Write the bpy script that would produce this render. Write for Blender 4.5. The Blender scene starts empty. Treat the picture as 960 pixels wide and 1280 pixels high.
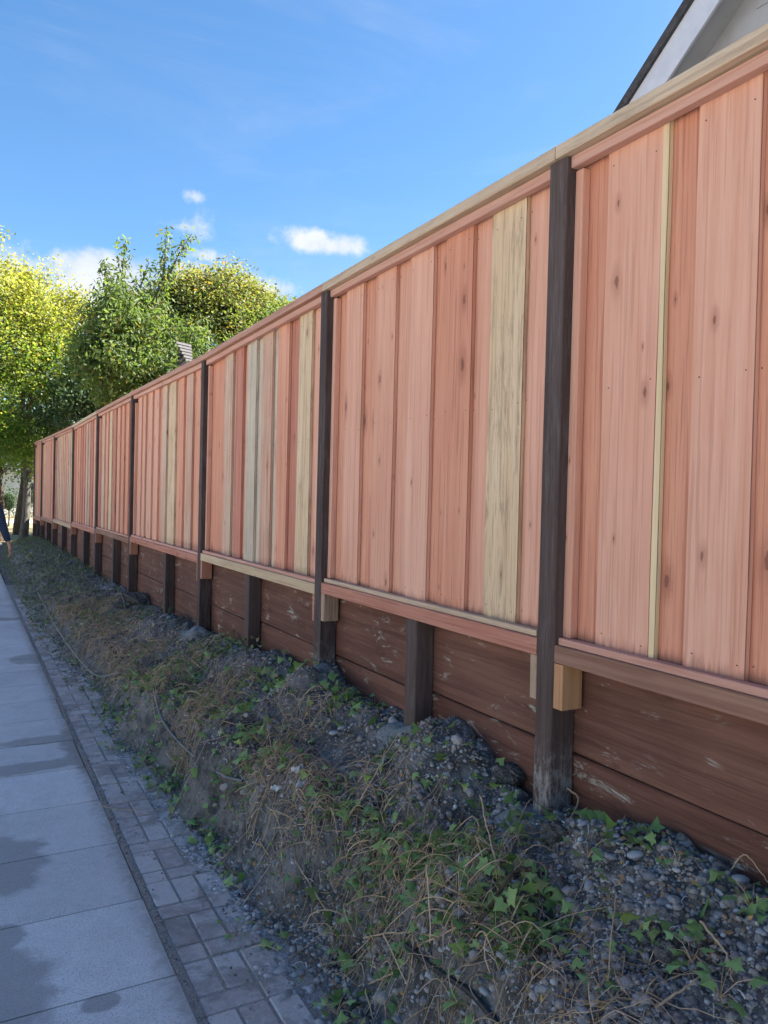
import bpy, bmesh, math, random
import numpy as np
from mathutils import Vector, Matrix
random.seed(7); rng = np.random.default_rng(7)
SC = bpy.context.scene
COL = SC.collection
R = math.radians

# ------------------------------------------------------------------ camera
F_PX = 961.0
EYE = Vector((0, 0, 1.6))
YAW, PITCH, ROLL = R(28.6708), R(0.924), R(1.4)
fw = Vector((math.sin(YAW)*math.cos(PITCH), math.cos(YAW)*math.cos(PITCH), -math.sin(PITCH)))
rt0 = Vector((math.cos(YAW), -math.sin(YAW), 0)); up0 = rt0.cross(fw)
rt = rt0*math.cos(ROLL) + up0*math.sin(ROLL); up = -rt0*math.sin(ROLL) + up0*math.cos(ROLL)
cam = bpy.data.objects.new('camera', bpy.data.cameras.new('camera')); COL.objects.link(cam)
m3 = Matrix((rt, up, -fw)).transposed()
cam.matrix_world = Matrix.Translation(EYE) @ m3.to_4x4()
cam.data.sensor_fit = 'HORIZONTAL'; cam.data.sensor_width = 36; cam.data.lens = 36*F_PX/960
cam.data.clip_end = 2000; cam.data.clip_start = .02
SC.camera = cam
def ray(x, y): return fw + rt*((x-480)/F_PX) - up*((y-640)/F_PX)
def P(x, y, Y):
    d = ray(x, y); return EYE + d*(Y/d.y)

# ------------------------------------------------------------------ light
SUN_AZ, SUN_EL = 104.0, 44.0          # azimuth from +Y towards +X
sun = bpy.data.objects.new('sun', bpy.data.lights.new('sun', 'SUN')); COL.objects.link(sun)
sun.data.energy = 5.0; sun.data.angle = R(.53); sun.data.color = (1, .95, .86)
sd = Vector((math.sin(R(SUN_AZ))*math.cos(R(SUN_EL)), math.cos(R(SUN_AZ))*math.cos(R(SUN_EL)), math.sin(R(SUN_EL))))
sun.rotation_euler = sd.to_track_quat('Z', 'Y').to_euler()
W = bpy.data.worlds.new('World'); SC.world = W; W.use_nodes = True
SC.view_settings.view_transform = 'Standard'; SC.view_settings.look = 'None'
SC.view_settings.exposure = 2.28; SC.view_settings.gamma = 1
SC.cycles.max_bounces = 6; SC.cycles.transparent_max_bounces = 8

class N:
    """tiny node-graph helper"""
    def __init__(s, tree): s.t = tree; s.n = tree.nodes; s.l = tree.links
    def new(s, typ, **kw):
        nd = s.n.new(typ)
        for k, v in kw.items():
            if k == 'ins':
                for i, x in v.items(): s.put(nd.inputs[i], x)
            else: setattr(nd, k, v)
        return nd
    def put(s, sock, x):
        if isinstance(x, bpy.types.NodeSocket): s.l.new(x, sock)
        elif isinstance(x, bpy.types.Node): s.l.new(x.outputs[0], sock)
        else: sock.default_value = x
    def math(s, op, a, b=0.0, c=None, clamp=False):
        nd = s.n.new('ShaderNodeMath'); nd.operation = op; nd.use_clamp = clamp
        s.put(nd.inputs[0], a); s.put(nd.inputs[1], b)
        if c is not None: s.put(nd.inputs[2], c)
        return nd.outputs[0]
    def mix(s, f, a, b, mode='MIX'):
        nd = s.n.new('ShaderNodeMix'); nd.data_type = 'RGBA'; nd.blend_type = mode
        s.put(nd.inputs[0], f); s.put(nd.inputs[6], c4(a)); s.put(nd.inputs[7], c4(b))
        return nd.outputs[2]
    def noise(s, vec, scale, detail=3, rough=.55, dist=0):
        nd = s.n.new('ShaderNodeTexNoise'); nd.inputs['Scale'].default_value = scale
        nd.inputs['Detail'].default_value = detail; nd.inputs['Roughness'].default_value = rough
        nd.inputs['Distortion'].default_value = dist
        if vec is not None: s.put(nd.inputs['Vector'], vec)
        return nd.outputs[0]
    def ramp(s, f, lo, hi, a=0.0, b=1.0):
        nd = s.n.new('ShaderNodeMapRange'); nd.interpolation_type = 'SMOOTHSTEP'
        s.put(nd.inputs[0], f)
        for i, v in zip((1, 2, 3, 4), (lo, hi, a, b)): nd.inputs[i].default_value = v
        return nd.outputs[0]
    def vmul(s, vec, sc):
        nd = s.n.new('ShaderNodeVectorMath'); nd.operation = 'MULTIPLY'
        s.put(nd.inputs[0], vec); nd.inputs[1].default_value = sc; return nd.outputs[0]
    def vadd(s, a, b):
        nd = s.n.new('ShaderNodeVectorMath'); nd.operation = 'ADD'
        s.put(nd.inputs[0], a); s.put(nd.inputs[1], b); return nd.outputs[0]
def c4(c):
    if isinstance(c, (tuple, list)) and len(c) == 3: return (*c, 1)
    return c

# sky: Nishita plus cumulus clouds laid out by compass direction
w = N(W.node_tree); W.node_tree.nodes.clear()
sky = w.new('ShaderNodeTexSky', sky_type='NISHITA', sun_disc=False, sun_elevation=R(SUN_EL), sun_rotation=R(SUN_AZ))
sky.air_density = 1.0; sky.dust_density = .6; sky.ozone_density = 3.0
tc = w.new('ShaderNodeTexCoord'); gen = tc.outputs['Generated']
sx = w.new('ShaderNodeSeparateXYZ', ins={0: gen})
az = w.math('ARCTAN2', sx.outputs[0], sx.outputs[1]); el = w.math('ARCSINE', sx.outputs[2])
n1 = w.noise(gen, 16, 7, .6, .3); n2 = w.noise(gen, 60, 4, .6)
warp = w.math('ADD', w.math('MULTIPLY', w.math('SUBTRACT', n1, .5), 1.5), w.math('MULTIPLY', w.math('SUBTRACT', n2, .5), .9))
dens = None
def cloud(x, y, wx, wy, strength=1.0):
    global dens
    d = ray(x, y).normalized(); a0 = math.atan2(d.x, d.y); e0 = math.asin(d.z)
    dx = w.math('DIVIDE', w.math('SUBTRACT', az, a0), wx/F_PX); dy = w.math('DIVIDE', w.math('SUBTRACT', el, e0), wy/F_PX)
    r2 = w.math('ADD', w.math('MULTIPLY', dx, dx), w.math('MULTIPLY', dy, dy))
    g = w.math('MULTIPLY', w.math('SUBTRACT', 1.0, w.math('SQRT', r2)), strength)
    dens = g if dens is None else w.math('MAXIMUM', dens, g)
cloud(392, 302, 40, 17, 1.15); cloud(425, 307, 42, 15, 1.0); cloud(375, 298, 40, 14, .55)
cloud(125, 345, 80, 36, 1.5); cloud(110, 385, 60, 40, 1.2); cloud(225, 345, 70, 26, .7)
cloud(258, 320, 30, 12, .5); cloud(236, 284, 38, 16, .32); cloud(240, 245, 13, 8, .42)
cloud(325, 362, 62, 20, .8); cloud(10, 330, 60, 30, .6)
for az0, e0, ww, s_ in ((-60, 14, 150, 1.2), (-95, 18, 200, 1.1), (80, 12, 180, 1.2), (130, 17, 220, 1.2), (170, 13, 200, 1.2), (-140, 15, 240, 1.2)):
    a_ = R(az0); dx = w.math('DIVIDE', w.math('SUBTRACT', az, a_), ww/F_PX); dy = w.math('DIVIDE', w.math('SUBTRACT', el, R(e0)), .3*ww/F_PX)
    r2 = w.math('ADD', w.math('MULTIPLY', dx, dx), w.math('MULTIPLY', dy, dy))
    dens = w.math('MAXIMUM', dens, w.math('MULTIPLY', w.math('SUBTRACT', 1.0, w.math('SQRT', r2)), s_))
alpha = w.ramp(w.math('ADD', dens, w.math('MULTIPLY', warp, .95)), .0, .8, 0, .92)
alpha = w.math('MULTIPLY', alpha, w.ramp(dens, -.35, .12))
cir = w.noise(w.vmul(gen, (1.0, 2.6, 5.0)), 2.2, 6, .62, .8)
cirrus = w.math('MULTIPLY', w.ramp(cir, .45, .75), .11)
hs = w.new('ShaderNodeHueSaturation', ins={'Hue': .498, 'Saturation': 1.2, 'Value': 1.0, 'Color': sky.outputs[0]})
cshade = w.mix(w.ramp(n1, .35, .65), (3.0, 3.35, 3.9), (4.0, 4.1, 4.25))
skc = w.mix(alpha, w.mix(cirrus, hs.outputs[0], cshade), cshade)
bg = w.new('ShaderNodeBackground', ins={0: skc, 1: .052})
w.l.new(bg.outputs[0], w.new('ShaderNodeOutputWorld').inputs[0])

# ------------------------------------------------------------------ helpers
def tag(o, label=None, cat=None, group=None, kind=None):
    if label: o['label'] = label
    if cat: o['category'] = cat
    if group: o['group'] = group
    if kind: o['kind'] = kind
    return o
def empty(name, loc, **kw):
    o = bpy.data.objects.new(name, None); COL.objects.link(o); o.location = loc; return tag(o, **kw)
def link(name, me, mat, parent=None, smooth=False, **kw):
    if mat is not None and len(me.materials) == 0: me.materials.append(mat)
    if smooth: me.shade_smooth()
    o = bpy.data.objects.new(name, me); COL.objects.link(o)
    if parent is not None:
        o.parent = parent
        off = Vector(parent.location); q = parent.parent
        while q is not None: off += Vector(q.location); q = q.parent
        o.location = -off
    return tag(o, **kw)
def mesh(name, v, f, mat, parent=None, smooth=False, **kw):
    me = bpy.data.meshes.new(name); me.from_pydata([tuple(p) for p in v], [], f); me.update()
    return link(name, me, mat, parent, smooth, **kw)
def npmesh(name, verts, faces, mat, parent=None, smooth=False, **kw):
    """verts (n,3), faces (m,k) arrays, all faces with the same corner count"""
    verts = np.asarray(verts, np.float32); faces = np.asarray(faces, np.int32); m, k = faces.shape
    me = bpy.data.meshes.new(name); me.vertices.add(len(verts)); me.vertices.foreach_set('co', verts.ravel())
    me.loops.add(m*k); me.loops.foreach_set('vertex_index', faces.ravel())
    me.polygons.add(m); me.polygons.foreach_set('loop_start', np.arange(0, m*k, k, dtype=np.int32))
    me.polygons.foreach_set('loop_total', np.full(m, k, np.int32)); me.update(calc_edges=True)
    return link(name, me, mat, parent, smooth, **kw)
def box_vf(x0, x1, y0, y1, z0, z1, za=0, zb=0):
    """box; its z values are lifted by za at y0 and zb at y1"""
    v = [(x0,y0,z0+za),(x1,y0,z0+za),(x1,y1,z0+zb),(x0,y1,z0+zb),(x0,y0,z1+za),(x1,y0,z1+za),(x1,y1,z1+zb),(x0,y1,z1+zb)]
    f = [(0,3,2,1),(4,5,6,7),(0,1,5,4),(1,2,6,5),(2,3,7,6),(3,0,4,7)]
    return v, f
def box(name, x0, x1, y0, y1, z0, z1, mat, parent=None, za=0, zb=0, bev=0, **kw):
    v, f = box_vf(x0, x1, y0, y1, z0, z1, za, zb)
    if not bev: return mesh(name, v, f, mat, parent, **kw)
    bm = bmesh.new(); vs = [bm.verts.new(p) for p in v]; [bm.faces.new([vs[i] for i in q]) for q in f]
    bmesh.ops.bevel(bm, geom=list(bm.edges), offset=bev, segments=1, affect='EDGES')
    me = bpy.data.meshes.new(name); bm.to_mesh(me); bm.free()
    return link(name, me, mat, parent, **kw)
def board(name, x0, x1, y0, y1, z0, z1, mat, parent, axis='z', segs=5, jit=.0015, ch=.002, za=0, zb=0, edge=None, **kw):
    """sawn board: chamfered section swept along its length with slightly wavering edges"""
    if axis == 'z': (a0,a1),(b0,b1),(l0,l1) = (x0,x1),(y0,y1),(z0,z1)
    else: (a0,a1),(b0,b1),(l0,l1) = (x0,x1),(z0,z1),(y0,y1)
    v = []; f = []
    for i in range(segs+1):
        t = i/segs; l = l0+(l1-l0)*t
        lift = 0 if axis == 'z' else za+(zb-za)*t
        j = [random.uniform(-jit, jit) for _ in range(4)]
        A0, A1, B0, B1 = a0, a1, b0+j[2], b1+j[3]
        if ch*2.5 > a1-a0: c = (a1-a0)*.2
        else: c = ch
        sec = [(A0+c,B0),(A1-c,B0),(A1,B0+c),(A1,B1-c),(A1-c,B1),(A0+c,B1),(A0,B1-c),(A0,B0+c)]
        for a, b in sec:
            v.append((a, b, l) if axis == 'z' else (a, l, b+lift))
    for i in range(segs):
        for k in range(8):
            q = (i*8+k, i*8+(k+1)%8, (i+1)*8+(k+1)%8, (i+1)*8+k)
            f.append(q if axis == 'z' else q[::-1])
    e0 = tuple(range(8)); e1 = tuple(range(segs*8, segs*8+8))
    f += [e0[::-1], e1] if axis == 'z' else [e0, e1[::-1]]
    o = mesh(name, v, f, mat, parent, **kw)
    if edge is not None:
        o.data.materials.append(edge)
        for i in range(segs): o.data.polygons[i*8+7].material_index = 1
    return o
def tube_np(paths, radii, sides=4):
    """many tubes; paths: list of (n,3) arrays; radii: list of arrays -> verts, quads"""
    V = []; Fq = []; base = 0
    ang = np.arange(sides)*2*np.pi/sides
    for p, r in zip(paths, radii):
        p = np.asarray(p, float); n = len(p); r = np.broadcast_to(np.asarray(r, float), (n,))
        t = np.gradient(p, axis=0); t /= np.linalg.norm(t, axis=1, keepdims=True)+1e-9
        ref = np.where(np.abs(t[:, 2:3]) > .9, np.array([[1., 0, 0]]), np.array([[0, 0, 1.]]))
        a = np.cross(t, ref); a /= np.linalg.norm(a, axis=1, keepdims=True)+1e-9; b = np.cross(t, a)
        ring = p[:, None]+r[:, None, None]*(np.cos(ang)[None, :, None]*a[:, None]+np.sin(ang)[None, :, None]*b[:, None])
        V.append(ring.reshape(-1, 3))
        i = np.arange(n-1)[:, None]*sides; k = np.arange(sides)[None]
        k2 = (k+1) % sides
        q = np.stack([i+k, i+k2, i+sides+k2, i+sides+k], -1).reshape(-1, 4)+base
        Fq.append(q); base += n*sides
    return np.concatenate(V), np.concatenate(Fq)
# vectorised value noise
def vn(x, y, seed=0):
    x = np.asarray(x, float); y = np.asarray(y, float)
    xi = np.floor(x).astype(np.int64); yi = np.floor(y).astype(np.int64); fx = x-xi; fy = y-yi
    fx = fx*fx*(3-2*fx); fy = fy*fy*(3-2*fy)
    def h(a, b):
        n = (a*374761393+b*668265263+seed*1442695041) & 0x7fffffff
        n = ((n ^ (n >> 13))*1274126177) & 0x7fffffff
        n = ((n ^ (n >> 16))*83492791) & 0x7fffffff
        return (n & 0xffff)/65535.0
    return (h(xi, yi)*(1-fx)+h(xi+1, yi)*fx)*(1-fy)+(h(xi, yi+1)*(1-fx)+h(xi+1, yi+1)*fx)*fy - .5

# ------------------------------------------------------------------ materials
def mat(name):
    m = bpy.data.materials.new(name); m.use_nodes = True; m.node_tree.nodes.clear(); return m, N(m.node_tree)
def finish(m, g, col, rough=.8, bump=None, bstr=.3, bdist=.004, spec=.3, trans=0, tcol=None):
    bs = g.new('ShaderNodeBsdfPrincipled'); g.put(bs.inputs['Base Color'], c4(col)); g.put(bs.inputs['Roughness'], rough)
    bs.inputs['Specular IOR Level'].default_value = spec
    if bump is not None:
        b = g.new('ShaderNodeBump'); b.inputs['Strength'].default_value = bstr; b.inputs['Distance'].default_value = bdist
        g.put(b.inputs['Height'], bump); g.l.new(b.outputs[0], bs.inputs['Normal'])
    out = g.new('ShaderNodeOutputMaterial'); sh = bs.outputs[0]
    if trans:
        t = g.new('ShaderNodeBsdfTranslucent'); g.put(t.inputs[0], c4(tcol if tcol is not None else col))
        mx = g.new('ShaderNodeMixShader', ins={0: trans}); g.l.new(sh, mx.inputs[1]); g.l.new(t.outputs[0], mx.inputs[2]); sh = mx.outputs[0]
    g.l.new(sh, out.inputs[0]); return m
def wood(name, a, b, dark, axis='z', streak=.5, knots=.5, mott=0.0, mcol=(.2,.17,.13), blotch=.35, rough=.82, scuff=0.0, bump=.35, foot=None, damp=None):
    m, g = mat(name)
    tc = g.new('ShaderNodeTexCoord'); oi = g.new('ShaderNodeObjectInfo')
    rnd = g.math('MULTIPLY', oi.outputs['Random'], 57.0)
    off = g.new('ShaderNodeCombineXYZ', ins={0: rnd, 1: g.math('MULTIPLY', rnd, 1.7), 2: g.math('MULTIPLY', rnd, .63)})
    pos = g.vadd(tc.outputs['Object'], off.outputs[0])
    sz = (1, 1, .035) if axis == 'z' else (1, .035, 1)
    st = g.vmul(pos, sz)
    sp_ = g.new('ShaderNodeSeparateXYZ', ins={0: pos}); u_, v_ = (1, 2) if axis == 'z' else (2, 1)
    kv = g.new('ShaderNodeCombineXYZ', ins={0: g.math('MULTIPLY', sp_.outputs[u_], 7.5), 1: g.math('MULTIPLY', sp_.outputs[v_], 3.0), 2: 0.0})
    vor = g.new('ShaderNodeTexVoronoi', feature='F1', voronoi_dimensions='2D', ins={'Vector': kv, 'Scale': 1.0})
    kr = g.new('ShaderNodeSeparateColor', ins={0: vor.outputs['Color']})
    has = g.math('GREATER_THAN', kr.outputs[0], 1-knots)
    size = g.math('MULTIPLY_ADD', g.math('POWER', kr.outputs[1], 2.2), .08, .018)
    kd = g.math('ADD', g.math('DIVIDE', vor.outputs['Distance'], size), g.math('MULTIPLY', g.math('SUBTRACT', g.noise(pos, 55, 3), .5), 1.3))
    knot = g.math('MULTIPLY', g.ramp(kd, .6, 1.15, 1, 0), has)
    halo = g.math('MULTIPLY', g.ramp(kd, .8, 4.0, 1, 0), has)
    g1 = g.noise(g.vadd(st, g.new('ShaderNodeCombineXYZ', ins={1: g.math('MULTIPLY', halo, .012), 0: 0, 2: 0}).outputs[0]), 28, 4, .6, .15)
    g2 = g.noise(st, 190, 3, .65)
    g3 = g.noise(pos, 2.2, 3, .5)
    f = g.math('ADD', g.math('MULTIPLY', g.ramp(g1, .33, .67), .65), g.math('MULTIPLY', g.ramp(g2, .3, .7), .35))
    f = g.math('ADD', f, g.math('MULTIPLY', g.math('SUBTRACT', g3, .5), blotch*2))
    col = g.mix(g.math('ADD', f, g.math('MULTIPLY', g.math('SUBTRACT', oi.outputs['Random'], .5), .55), clamp=True), a, b)
    ln = g.noise(g.vmul(st, (1, 1, .5) if axis == 'z' else (1, .5, 1)), 95, 2, .5, .05)
    col = g.mix(g.math('MULTIPLY', g.ramp(ln, .57, .62), streak*.75), col, dark)
    col = g.mix(g.math('MULTIPLY', g.ramp(ln, .40, .34), streak*.3), col, b)
    sk = g.math('MULTIPLY', g.ramp(g.noise(g.vmul(st, (1, 1, .6)), 55, 3, .7), .58, .8), streak)
    col = g.mix(sk, col, dark)
    col = g.mix(g.math('MULTIPLY', halo, .42), col, dark)
    col = g.mix(g.math('MULTIPLY', knot, .66), col, (.15, .055, .038))
    if mott:
        mt = g.math('MULTIPLY', g.ramp(g.noise(g.vmul(pos, (1, 1, .10) if axis == 'z' else (1, .10, 1)), 46, 6, .78, .5), .46, .66), mott)
        mt = g.math('MULTIPLY', mt, g.ramp(g.noise(pos, 3.1, 2), .35, .6))
        col = g.mix(mt, col, mcol)
    if scuff:
        sc_ = g.ramp(g.noise(g.vmul(pos, (1, .25, 1)), 17, 6, .78, .6), .55, .65)
        sc_ = g.math('MULTIPLY', sc_, g.ramp(g.noise(pos, 3.3, 2), .44, .58))
        col = g.mix(g.math('MULTIPLY', sc_, scuff), col, (.42, .42, .36))
    if damp is not None:     # damp stain wicked up from the rail into the board ends
        z0 = g.new('ShaderNodeSeparateXYZ', ins={0: g.new('ShaderNodeNewGeometry').outputs['Position']}).outputs[2]
        dz = g.math('ADD', z0, g.math('MULTIPLY', g.math('SUBTRACT', g.noise(g.vmul(pos, (1, 1, .15)), 45, 3, .7), .5), .14))
        yy = g.new('ShaderNodeSeparateXYZ', ins={0: g.new('ShaderNodeNewGeometry').outputs['Position']}).outputs[1]
        col = g.mix(g.math('MULTIPLY', g.ramp(dz, 1.125, 1.185, .5, 0), g.ramp(yy, 6.5, 9.0, 1, 0)), col, (.12,.06,.06))
    if foot is not None:     # splashes of grey concrete round the foot of a post
        z = g.new('ShaderNodeSeparateXYZ', ins={0: g.new('ShaderNodeNewGeometry').outputs['Position']}).outputs[2]
        low = g.ramp(g.math('ADD', z, g.math('MULTIPLY', g.math('SUBTRACT', g.noise(tc.outputs['Object'], 24, 5, .75), .5), .3)), foot[0], foot[1], 1, 0)
        pat = g.ramp(g.noise(g.vmul(tc.outputs['Object'], (1, 1, .3)), 60, 5, .8), .4, .62)
        col = g.mix(g.math('MULTIPLY', g.math('MULTIPLY', low, pat), .6), col, (.36, .37, .36))
    bmp = g.math('ADD', g.math('MULTIPLY', g1, .5), g.math('MULTIPLY', g2, .5))
    return finish(m, g, col, rough, bmp, bump, .0025)
M = {}
RA, RB, RD = (.57,.236,.147), (.68,.333,.220), (.25,.085,.055)
M['red'] = wood('redwood', RA, RB, RD, streak=.45, knots=.42, blotch=.3, damp=1)
M['red2'] = wood('redwood_rosy', (.62,.298,.198), (.71,.392,.285), (.33,.13,.09), streak=.35, knots=.4, blotch=.3, damp=1)
M['deep'] = wood('redwood_deep', (.46,.175,.118), (.57,.25,.178), (.2,.065,.04), streak=.6, knots=.35, blotch=.4, damp=1)
M['tan'] = wood('sapwood', (.62,.43,.265), (.73,.565,.385), (.30,.18,.10), streak=.5, knots=.3, mott=.85, mcol=(.30,.205,.14), blotch=.4, damp=1)
M['mix'] = wood('redwood_sapwood', (.53,.27,.19), (.60,.44,.32), (.28,.13,.08), streak=.6, knots=.35, mott=.45, mcol=(.33,.27,.2), blotch=.7, damp=1)
M['grey'] = wood('weathered_sapwood', (.50,.40,.30), (.62,.52,.40), (.28,.2,.15), streak=.6, knots=.3, mott=.8, mcol=(.30,.25,.21), blotch=.6)
M['cream'] = wood('pale_edge', (.66,.48,.28), (.76,.59,.37), (.45,.3,.16), streak=.25, knots=.2, blotch=.2)
M['captan'] = wood('cap_tan', (.48,.34,.23), (.58,.44,.32), (.3,.2,.13), axis='y', streak=.5, knots=0, mott=.4, blotch=.5)
M['capred'] = wood('cap_red', (.40,.20,.145), (.50,.29,.215), (.24,.1,.07), axis='y', streak=.5, knots=0, blotch=.5)
M['trim'] = wood('trim_red', (.48,.24,.18), (.58,.34,.27), (.3,.12,.08), axis='y', streak=.35, knots=.25, blotch=.3)
M['rail'] = wood('rail_brown', (.22,.11,.075), (.33,.185,.125), (.16,.06,.04), axis='y', streak=.5, knots=.35, blotch=.5)
M['railred'] = wood('rail_red', (.40,.155,.105), (.48,.23,.165), (.2,.07,.045), axis='y', streak=.5, knots=.35, blotch=.5)
M['railtan'] = wood('rail_tan', (.44,.31,.19), (.55,.41,.27), (.25,.16,.09), axis='y', streak=.5, knots=.3, blotch=.5)
M['post'] = wood('treated_post', (.050,.032,.029), (.098,.066,.058), (.025,.015,.014), streak=.4, knots=0, mott=.5, mcol=(.15,.125,.12), blotch=.4, foot=(.60,.80), bump=.8)
M['edge'] = wood('board_edge_dark', (.17,.065,.045), (.30,.14,.10), (.10,.04,.03), streak=.6, knots=0, mott=.5, mcol=(.1,.07,.05), blotch=.8)  # darker brown along the near front edge of the boards
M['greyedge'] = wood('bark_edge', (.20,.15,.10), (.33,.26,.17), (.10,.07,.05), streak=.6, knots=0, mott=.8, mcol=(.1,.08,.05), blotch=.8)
M['postfar'] = wood('treated_post_plain', (.050,.032,.029), (.098,.066,.058), (.025,.015,.014), streak=.4, knots=0, mott=.5, mcol=(.15,.125,.12), blotch=.4, bump=.8)
M['block'] = wood('block_wood', (.42,.215,.105), (.52,.29,.155), (.24,.10,.04), streak=.4, knots=.2)
M['blockred'] = wood('block_red', (.38,.16,.1), (.46,.22,.15), (.2,.08,.05), streak=.4, knots=.2)
M['plank'] = wood('retaining_plank', (.098,.040,.028), (.180,.084,.059), (.04,.018,.014), axis='y', streak=.35, knots=.3, scuff=.7, blotch=.6, bump=.5)

def simple(name, a, b, scale=30, rough=.85, bump=.3, bdist=.003, spec=.3, detail=5, island=False, trans=0, tcol=None, c=None):
    m, g = mat(name); pos = g.new('ShaderNodeNewGeometry')
    n = g.noise(pos.outputs['Position'], scale, detail, .65)
    f = g.ramp(n, .3, .7)
    if island: f = g.math('ADD', g.math('MULTIPLY', f, .35), g.math('MULTIPLY', pos.outputs['Random Per Island'], .75), clamp=True)
    col = g.mix(f, a, b)
    if c is not None:
        rr = g.math('FRACT', g.math('MULTIPLY', pos.outputs['Random Per Island'], 37.3))
        col = g.mix(g.ramp(rr, .78, .9), col, c)
    return finish(m, g, col, rough, n, bump, bdist, spec, trans, tcol)
def mat_soil():
    m, g = mat('soil'); p = g.new('ShaderNodeNewGeometry').outputs['Position']
    n1 = g.noise(p, 7, 5, .65); n2 = g.noise(p, 60, 6, .7); n3 = g.noise(p, 240, 3, .7)
    col = g.mix(g.ramp(n1, .35, .65), (.085,.080,.077), (.25,.235,.222))
    col = g.mix(g.ramp(n2, .5, .75), col, (.23,.215,.20))
    col = g.mix(g.ramp(n3, .62, .75, 0, .6), col, (.36,.35,.34))
    b = g.math('ADD', n2, g.math('MULTIPLY', n3, .35))
    return finish(m, g, col, .95, b, .9, .012, .15)
M['soil'] = mat_soil()
M['joint'] = simple('joint_grit', (.20,.185,.17), (.36,.34,.31), 150, .95, .9, .006)
def mat_concrete():
    m, g = mat('sidewalk_concrete'); p = g.new('ShaderNodeNewGeometry').outputs['Position']
    oi = g.new('ShaderNodeObjectInfo')
    n1 = g.noise(p, 2.2, 5, .6); n2 = g.noise(p, 160, 4, .75); n3 = g.noise(p, 20, 5, .7)
    col = g.mix(g.ramp(n1, .3, .7), (.54,.55,.55), (.645,.65,.645))
    col = g.mix(g.ramp(n3, .35, .7, 0, .6), col, (.70,.70,.69))
    col = g.mix(g.ramp(n2, .36, .5, .7, 0), col, (.22,.22,.215))
    col = g.mix(g.ramp(n2, .64, .74, 0, .6), col, (.6,.6,.58))
    col = g.mix(g.math('MULTIPLY', oi.outputs['Random'], .25), col, (.28,.28,.275))
    # damp patches soaked into the slabs
    sp = g.new('ShaderNodeSeparateXYZ', ins={0: p}); d = None
    for (x, y, rx, ry) in ((.12,3.62,.24,.30),(.05,2.68,.24,.42),(.13,3.02,.10,.10),(.72,5.1,.17,.62),(.30,4.85,.42,.10),(.45,5.35,.28,.09),(-.5,4.2,.5,.3),(.40,2.50,.06,.05),(.62,8.0,.25,.25),(.2,10.6,.6,.15)):
        q = g.math('SQRT', g.math('ADD', g.math('POWER', g.math('ABSOLUTE', g.math('DIVIDE', g.math('SUBTRACT', sp.outputs[0], x), rx)), 2.0),
                                  g.math('POWER', g.math('ABSOLUTE', g.math('DIVIDE', g.math('SUBTRACT', sp.outputs[1], y), ry)), 2.0)))
        q = g.math('SUBTRACT', 1.0, q); d = q if d is None else g.math('MAXIMUM', d, q)
    wn = g.noise(p, 7, 5, .6, .3)
    wet = g.ramp(g.math('ADD', d, g.math('MULTIPLY', g.math('SUBTRACT', wn, .5), 1.0)), -.08, .20)
    n5 = g.noise(p, 1.1, 6, .75, .8)
    col = g.mix(g.ramp(n5, .5, .72, 0, .42), col, (.26,.25,.235))
    ed = g.math('ADD', sp.outputs[0], g.math('MULTIPLY', g.math('SUBTRACT', n3, .5), .22))
    col = g.mix(g.ramp(ed, .56, .66, 0, .6), col, (.19,.165,.135))
    col = g.mix(g.math('MULTIPLY', wet, .58), col, (.15,.15,.145))
    rough = g.math('SUBTRACT', .88, g.math('MULTIPLY', wet, .3))
    return finish(m, g, col, rough, g.math('ADD', n2, n3), .25, .002, .35)
M['conc'] = mat_concrete()
M['kerb'] = simple('kerb_concrete', (.25,.25,.24), (.36,.36,.34), 40)
M['asphalt'] = simple('pale_road_concrete', (.34,.33,.31), (.44,.43,.40), 60)
M['brick0'] = simple('grey_brick_paver', (.25,.225,.215), (.40,.37,.36), 14, bump=.4)
def mat_brick():
    m, g = mat('worn_grey_brick'); p = g.new('ShaderNodeNewGeometry').outputs['Position']; oi = g.new('ShaderNodeObjectInfo')
    n1 = g.noise(p, 90, 5, .75); n2 = g.noise(p, 4.5, 5, .7, .5); n3 = g.noise(p, 22, 4, .7)
    col = g.mix(oi.outputs['Random'], (.34,.30,.285), (.50,.47,.455)); col = g.mix(g.ramp(n3, .35, .7, 0, .5), col, (.56,.54,.52))
    col = g.mix(g.ramp(n1, .3, .5, .5, 0), col, (.17,.155,.145)); col = g.mix(g.ramp(n2, .47, .62, 0, .7), col, (.22,.20,.18))
    return finish(m, g, col, .92, n1, .6, .003, .2)
M['brick'] = mat_brick()
M['mound'] = simple('rough_concrete', (.16,.168,.165), (.29,.30,.295), 70, .95, 1.0, .01)
M['gravel'] = simple('gravel_stone', (.125,.13,.14), (.40,.41,.42), 60, .75, .3, .002, island=True, c=(.5,.5,.49))
M['clod'] = simple('dirt_clod', (.10,.093,.089), (.42,.385,.36), 90, .95, 1.0, .006, .1, island=True)
M['lump'] = simple('dug_soil_lump', (.05,.046,.044), (.17,.155,.142), 60, .95, 1.0, .01, .1)
M['vine'] = simple('dry_vine', (.24,.15,.09), (.62,.46,.30), 40, .85, .3, island=True, c=(.42,.33,.22))
M['straw'] = simple('dry_straw', (.40,.25,.14), (.66,.50,.32), 40, .8, .2, island=True, c=(.30,.30,.13))
M['ivy'] = simple('ivy_leaf', (.10,.20,.06), (.32,.45,.15), 30, .5, .2, .002, .5, island=True, trans=.25, tcol=(.14,.28,.05), c=(.22,.27,.10))
M['ivyfar'] = simple('ivy_leaf_far', (.075,.115,.055), (.23,.28,.13), 3, .55, .2, .002, .4, island=True, trans=.2, tcol=(.1,.2,.05), c=(.30,.24,.15))
M['grass'] = simple('green_grass', (.06,.13,.03), (.16,.25,.06), 30, .6, .1, island=True, trans=.3, c=(.3,.3,.12))
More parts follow.
